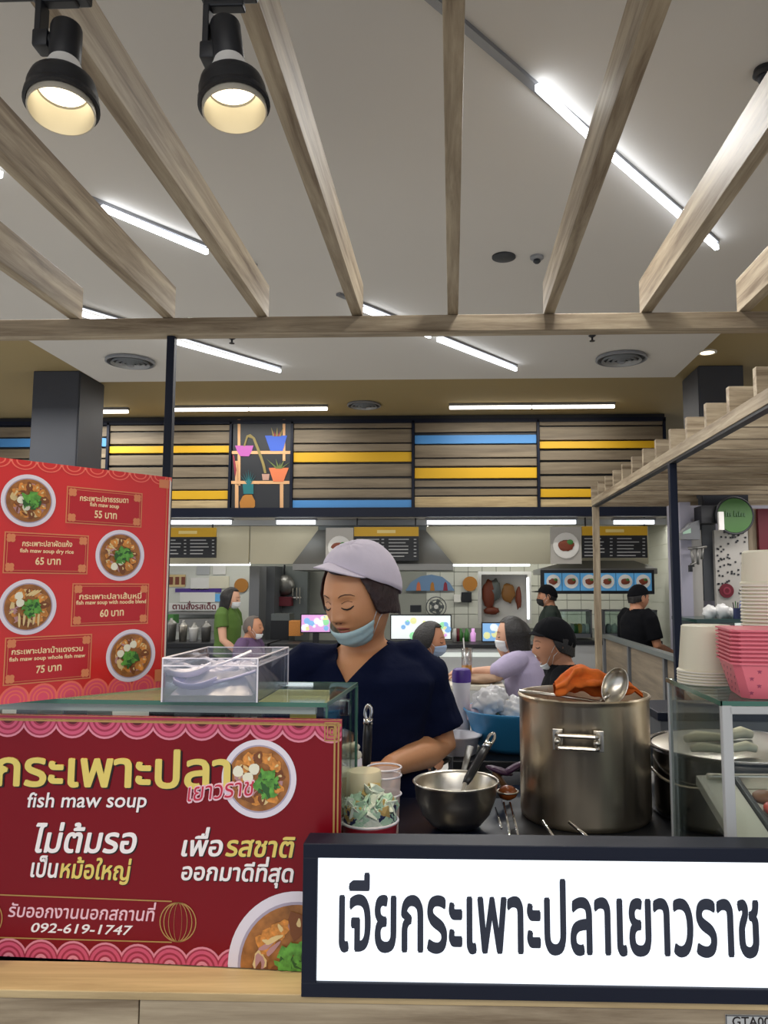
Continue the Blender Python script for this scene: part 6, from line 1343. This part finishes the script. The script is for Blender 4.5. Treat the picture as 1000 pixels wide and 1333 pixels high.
long_hair = dict(m='hair_black', len=.16, side=.13, face=60, front=44, vol=1.2, pinch=.1); short = dict(m='hair_black', len=.02, side=.0, face=62, front=44, vol=1.07, pinch=.1)
figure('standing woman in a green T-shirt with long black hair and white mask', at_(297, 8.0), R(-100), stand(1.58, R(5), R(8), dict(el=[(-.20, .02, 1.04), (.20, .05, 1.04)], wr=[(-.17, .18, .88), (.15, .24, .88)], hd=[(-.16, .25, .84), (.14, .31, .84)])), 'skin_pale', 'shirt_green', hair=long_hair, mask=dict(m='mask_white', th=(97, 104, 152, 140), nose=1), sleeve=.55)
figure('grey-haired man in a purple shirt sitting beside the woman in green', at_(321, 7.6), R(-105), sit(.47, R(8), R(-6)), 'skin_tan', 'shirt_purple', hair=dict(m='hair_grey', len=.02, side=0, face=60, front=38, vol=1.06), mask=dict(m='mask_white', th=(125, 118, 168, 150)), sleeve=1.6)
figure('dark-haired diner in black with a pale blue mask sitting behind the cook shoulder', at_(545, 5.0), R(-110), sit(.53, R(10), R(4)), 'skin_tan', 'shirt_black', hair=dict(m='hair_black', len=.05, side=.02, face=58, front=42, vol=1.12), mask=dict(m='mask_paleblue', th=(97, 104, 152, 140), nose=1), sleeve=1.7)
figure('woman in a lilac shirt with shoulder-length black hair sitting at the high table', at_(694, 4.85), R(80), sit(.57, R(6), R(4), dict(el=[(-.24, .20, 1.06), (.22, .12, .98)], wr=[(-.20, .40, 1.045), (.12, .22, 1.18)], hd=[(-.19, .48, 1.04), (.08, .20, 1.27)], palm=[(0, 0, -1), (0, -1, 0)]), .08), 'skin_pale', 'shirt_lilac', hair=dict(m='hair_black', len=.10, side=.08, face=56, front=44, vol=1.21, pinch=.05), mask=dict(m='mask_white', th=(97, 104, 152, 140), nose=1), sleeve=1.15, vox=.008)
figure('woman in black with a black cap sitting sideways beyond the stock pot', at_(741, 3.75), R(84), sit(.595, R(14), R(6)), 'skin_tan', 'shirt_black', hair=dict(m='hair_black', len=.045, side=.0, face=66, front=46, vol=1.10), cap=dict(m='shirt_black', front=58, back=104, k=1.15, puff=.02, brim=.022, drop=.5), mask=dict(m='mask_white', th=(140, 132, 172, 160), w=50), sleeve=1.6, vox=.008)
figure('man in black cap and black mask standing behind the lilac woman', at_(716, 8.15), R(88), stand(1.60, R(0), R(0)), 'skin_tan', 'shirt_darkgreen', hair=short, cap=dict(m='shirt_black', front=64, back=96, k=1.14, brim=.07, bw=52, drop=.1), mask=dict(m='mask_black', th=(97, 104, 152, 140), nose=1), sleeve=.8)
figure('man in a black T-shirt and cap standing beyond the wooden partition at right', at_(829, 7.0), R(-62), stand(1.60, R(-6), R(6), dict(el=[(-.21, .04, 1.05), (.21, .04, 1.05)], wr=[(-.16, .26, .98), (.16, .26, .98)], hd=[(-.13, .33, .97), (.13, .33, .97)], palm=[(0, 0, -1), (0, 0, -1)])), 'skin_tan', 'shirt_black', hair=dict(m='hair_black', len=.03, side=.0, face=64, front=44, vol=1.08), cap=dict(m='shirt_black', front=64, back=88, k=1.12, brim=.06, bw=50, drop=.1), sleeve=.8)
# chairs under the seated people
def chair(x, y, rz, seat, lab):
    t = thing('bar_chair', lab, 'chair', (0, 0, 0), 'dark bar chairs')
    MB().box((0, 0, seat - .02), (.38, .36, .035), bev=.01).build('seat', 'black', t); MB().box((0, -.19, seat + .26), (.36, .025, .24), Matrix.Rotation(.1, 3, 'X'), .008).build('backrest', 'black', t)
    for sx in (-.16, .16):
        for sy in (-.15, .15): MB().tube([(sx, sy, seat - .03), (sx * 1.2, sy * 1.2, 0)], .012, 8).build('leg', 'black', t)
        MB().tube([(sx, -.17, seat - .03), (sx, -.20, seat + .2)], .010, 8).build('back_post', 'black', t)
    t.location = (x, y, 0); t.rotation_euler = (0, 0, rz)
for px, Y, yaw, seat, lab in ((321, 7.6, -105, .43, 'dark chair under the grey-haired man in purple'), (545, 5.0, -110, .49, 'dark chair under the diner behind the cook shoulder'), (694, 4.85, 80, .53, 'dark chair under the woman in lilac'), (741, 3.75, 88, .53, 'dark chair under the woman in the black cap')):
    p = at_(px, Y); chair(p.x, p.y, R(yaw), seat, lab)
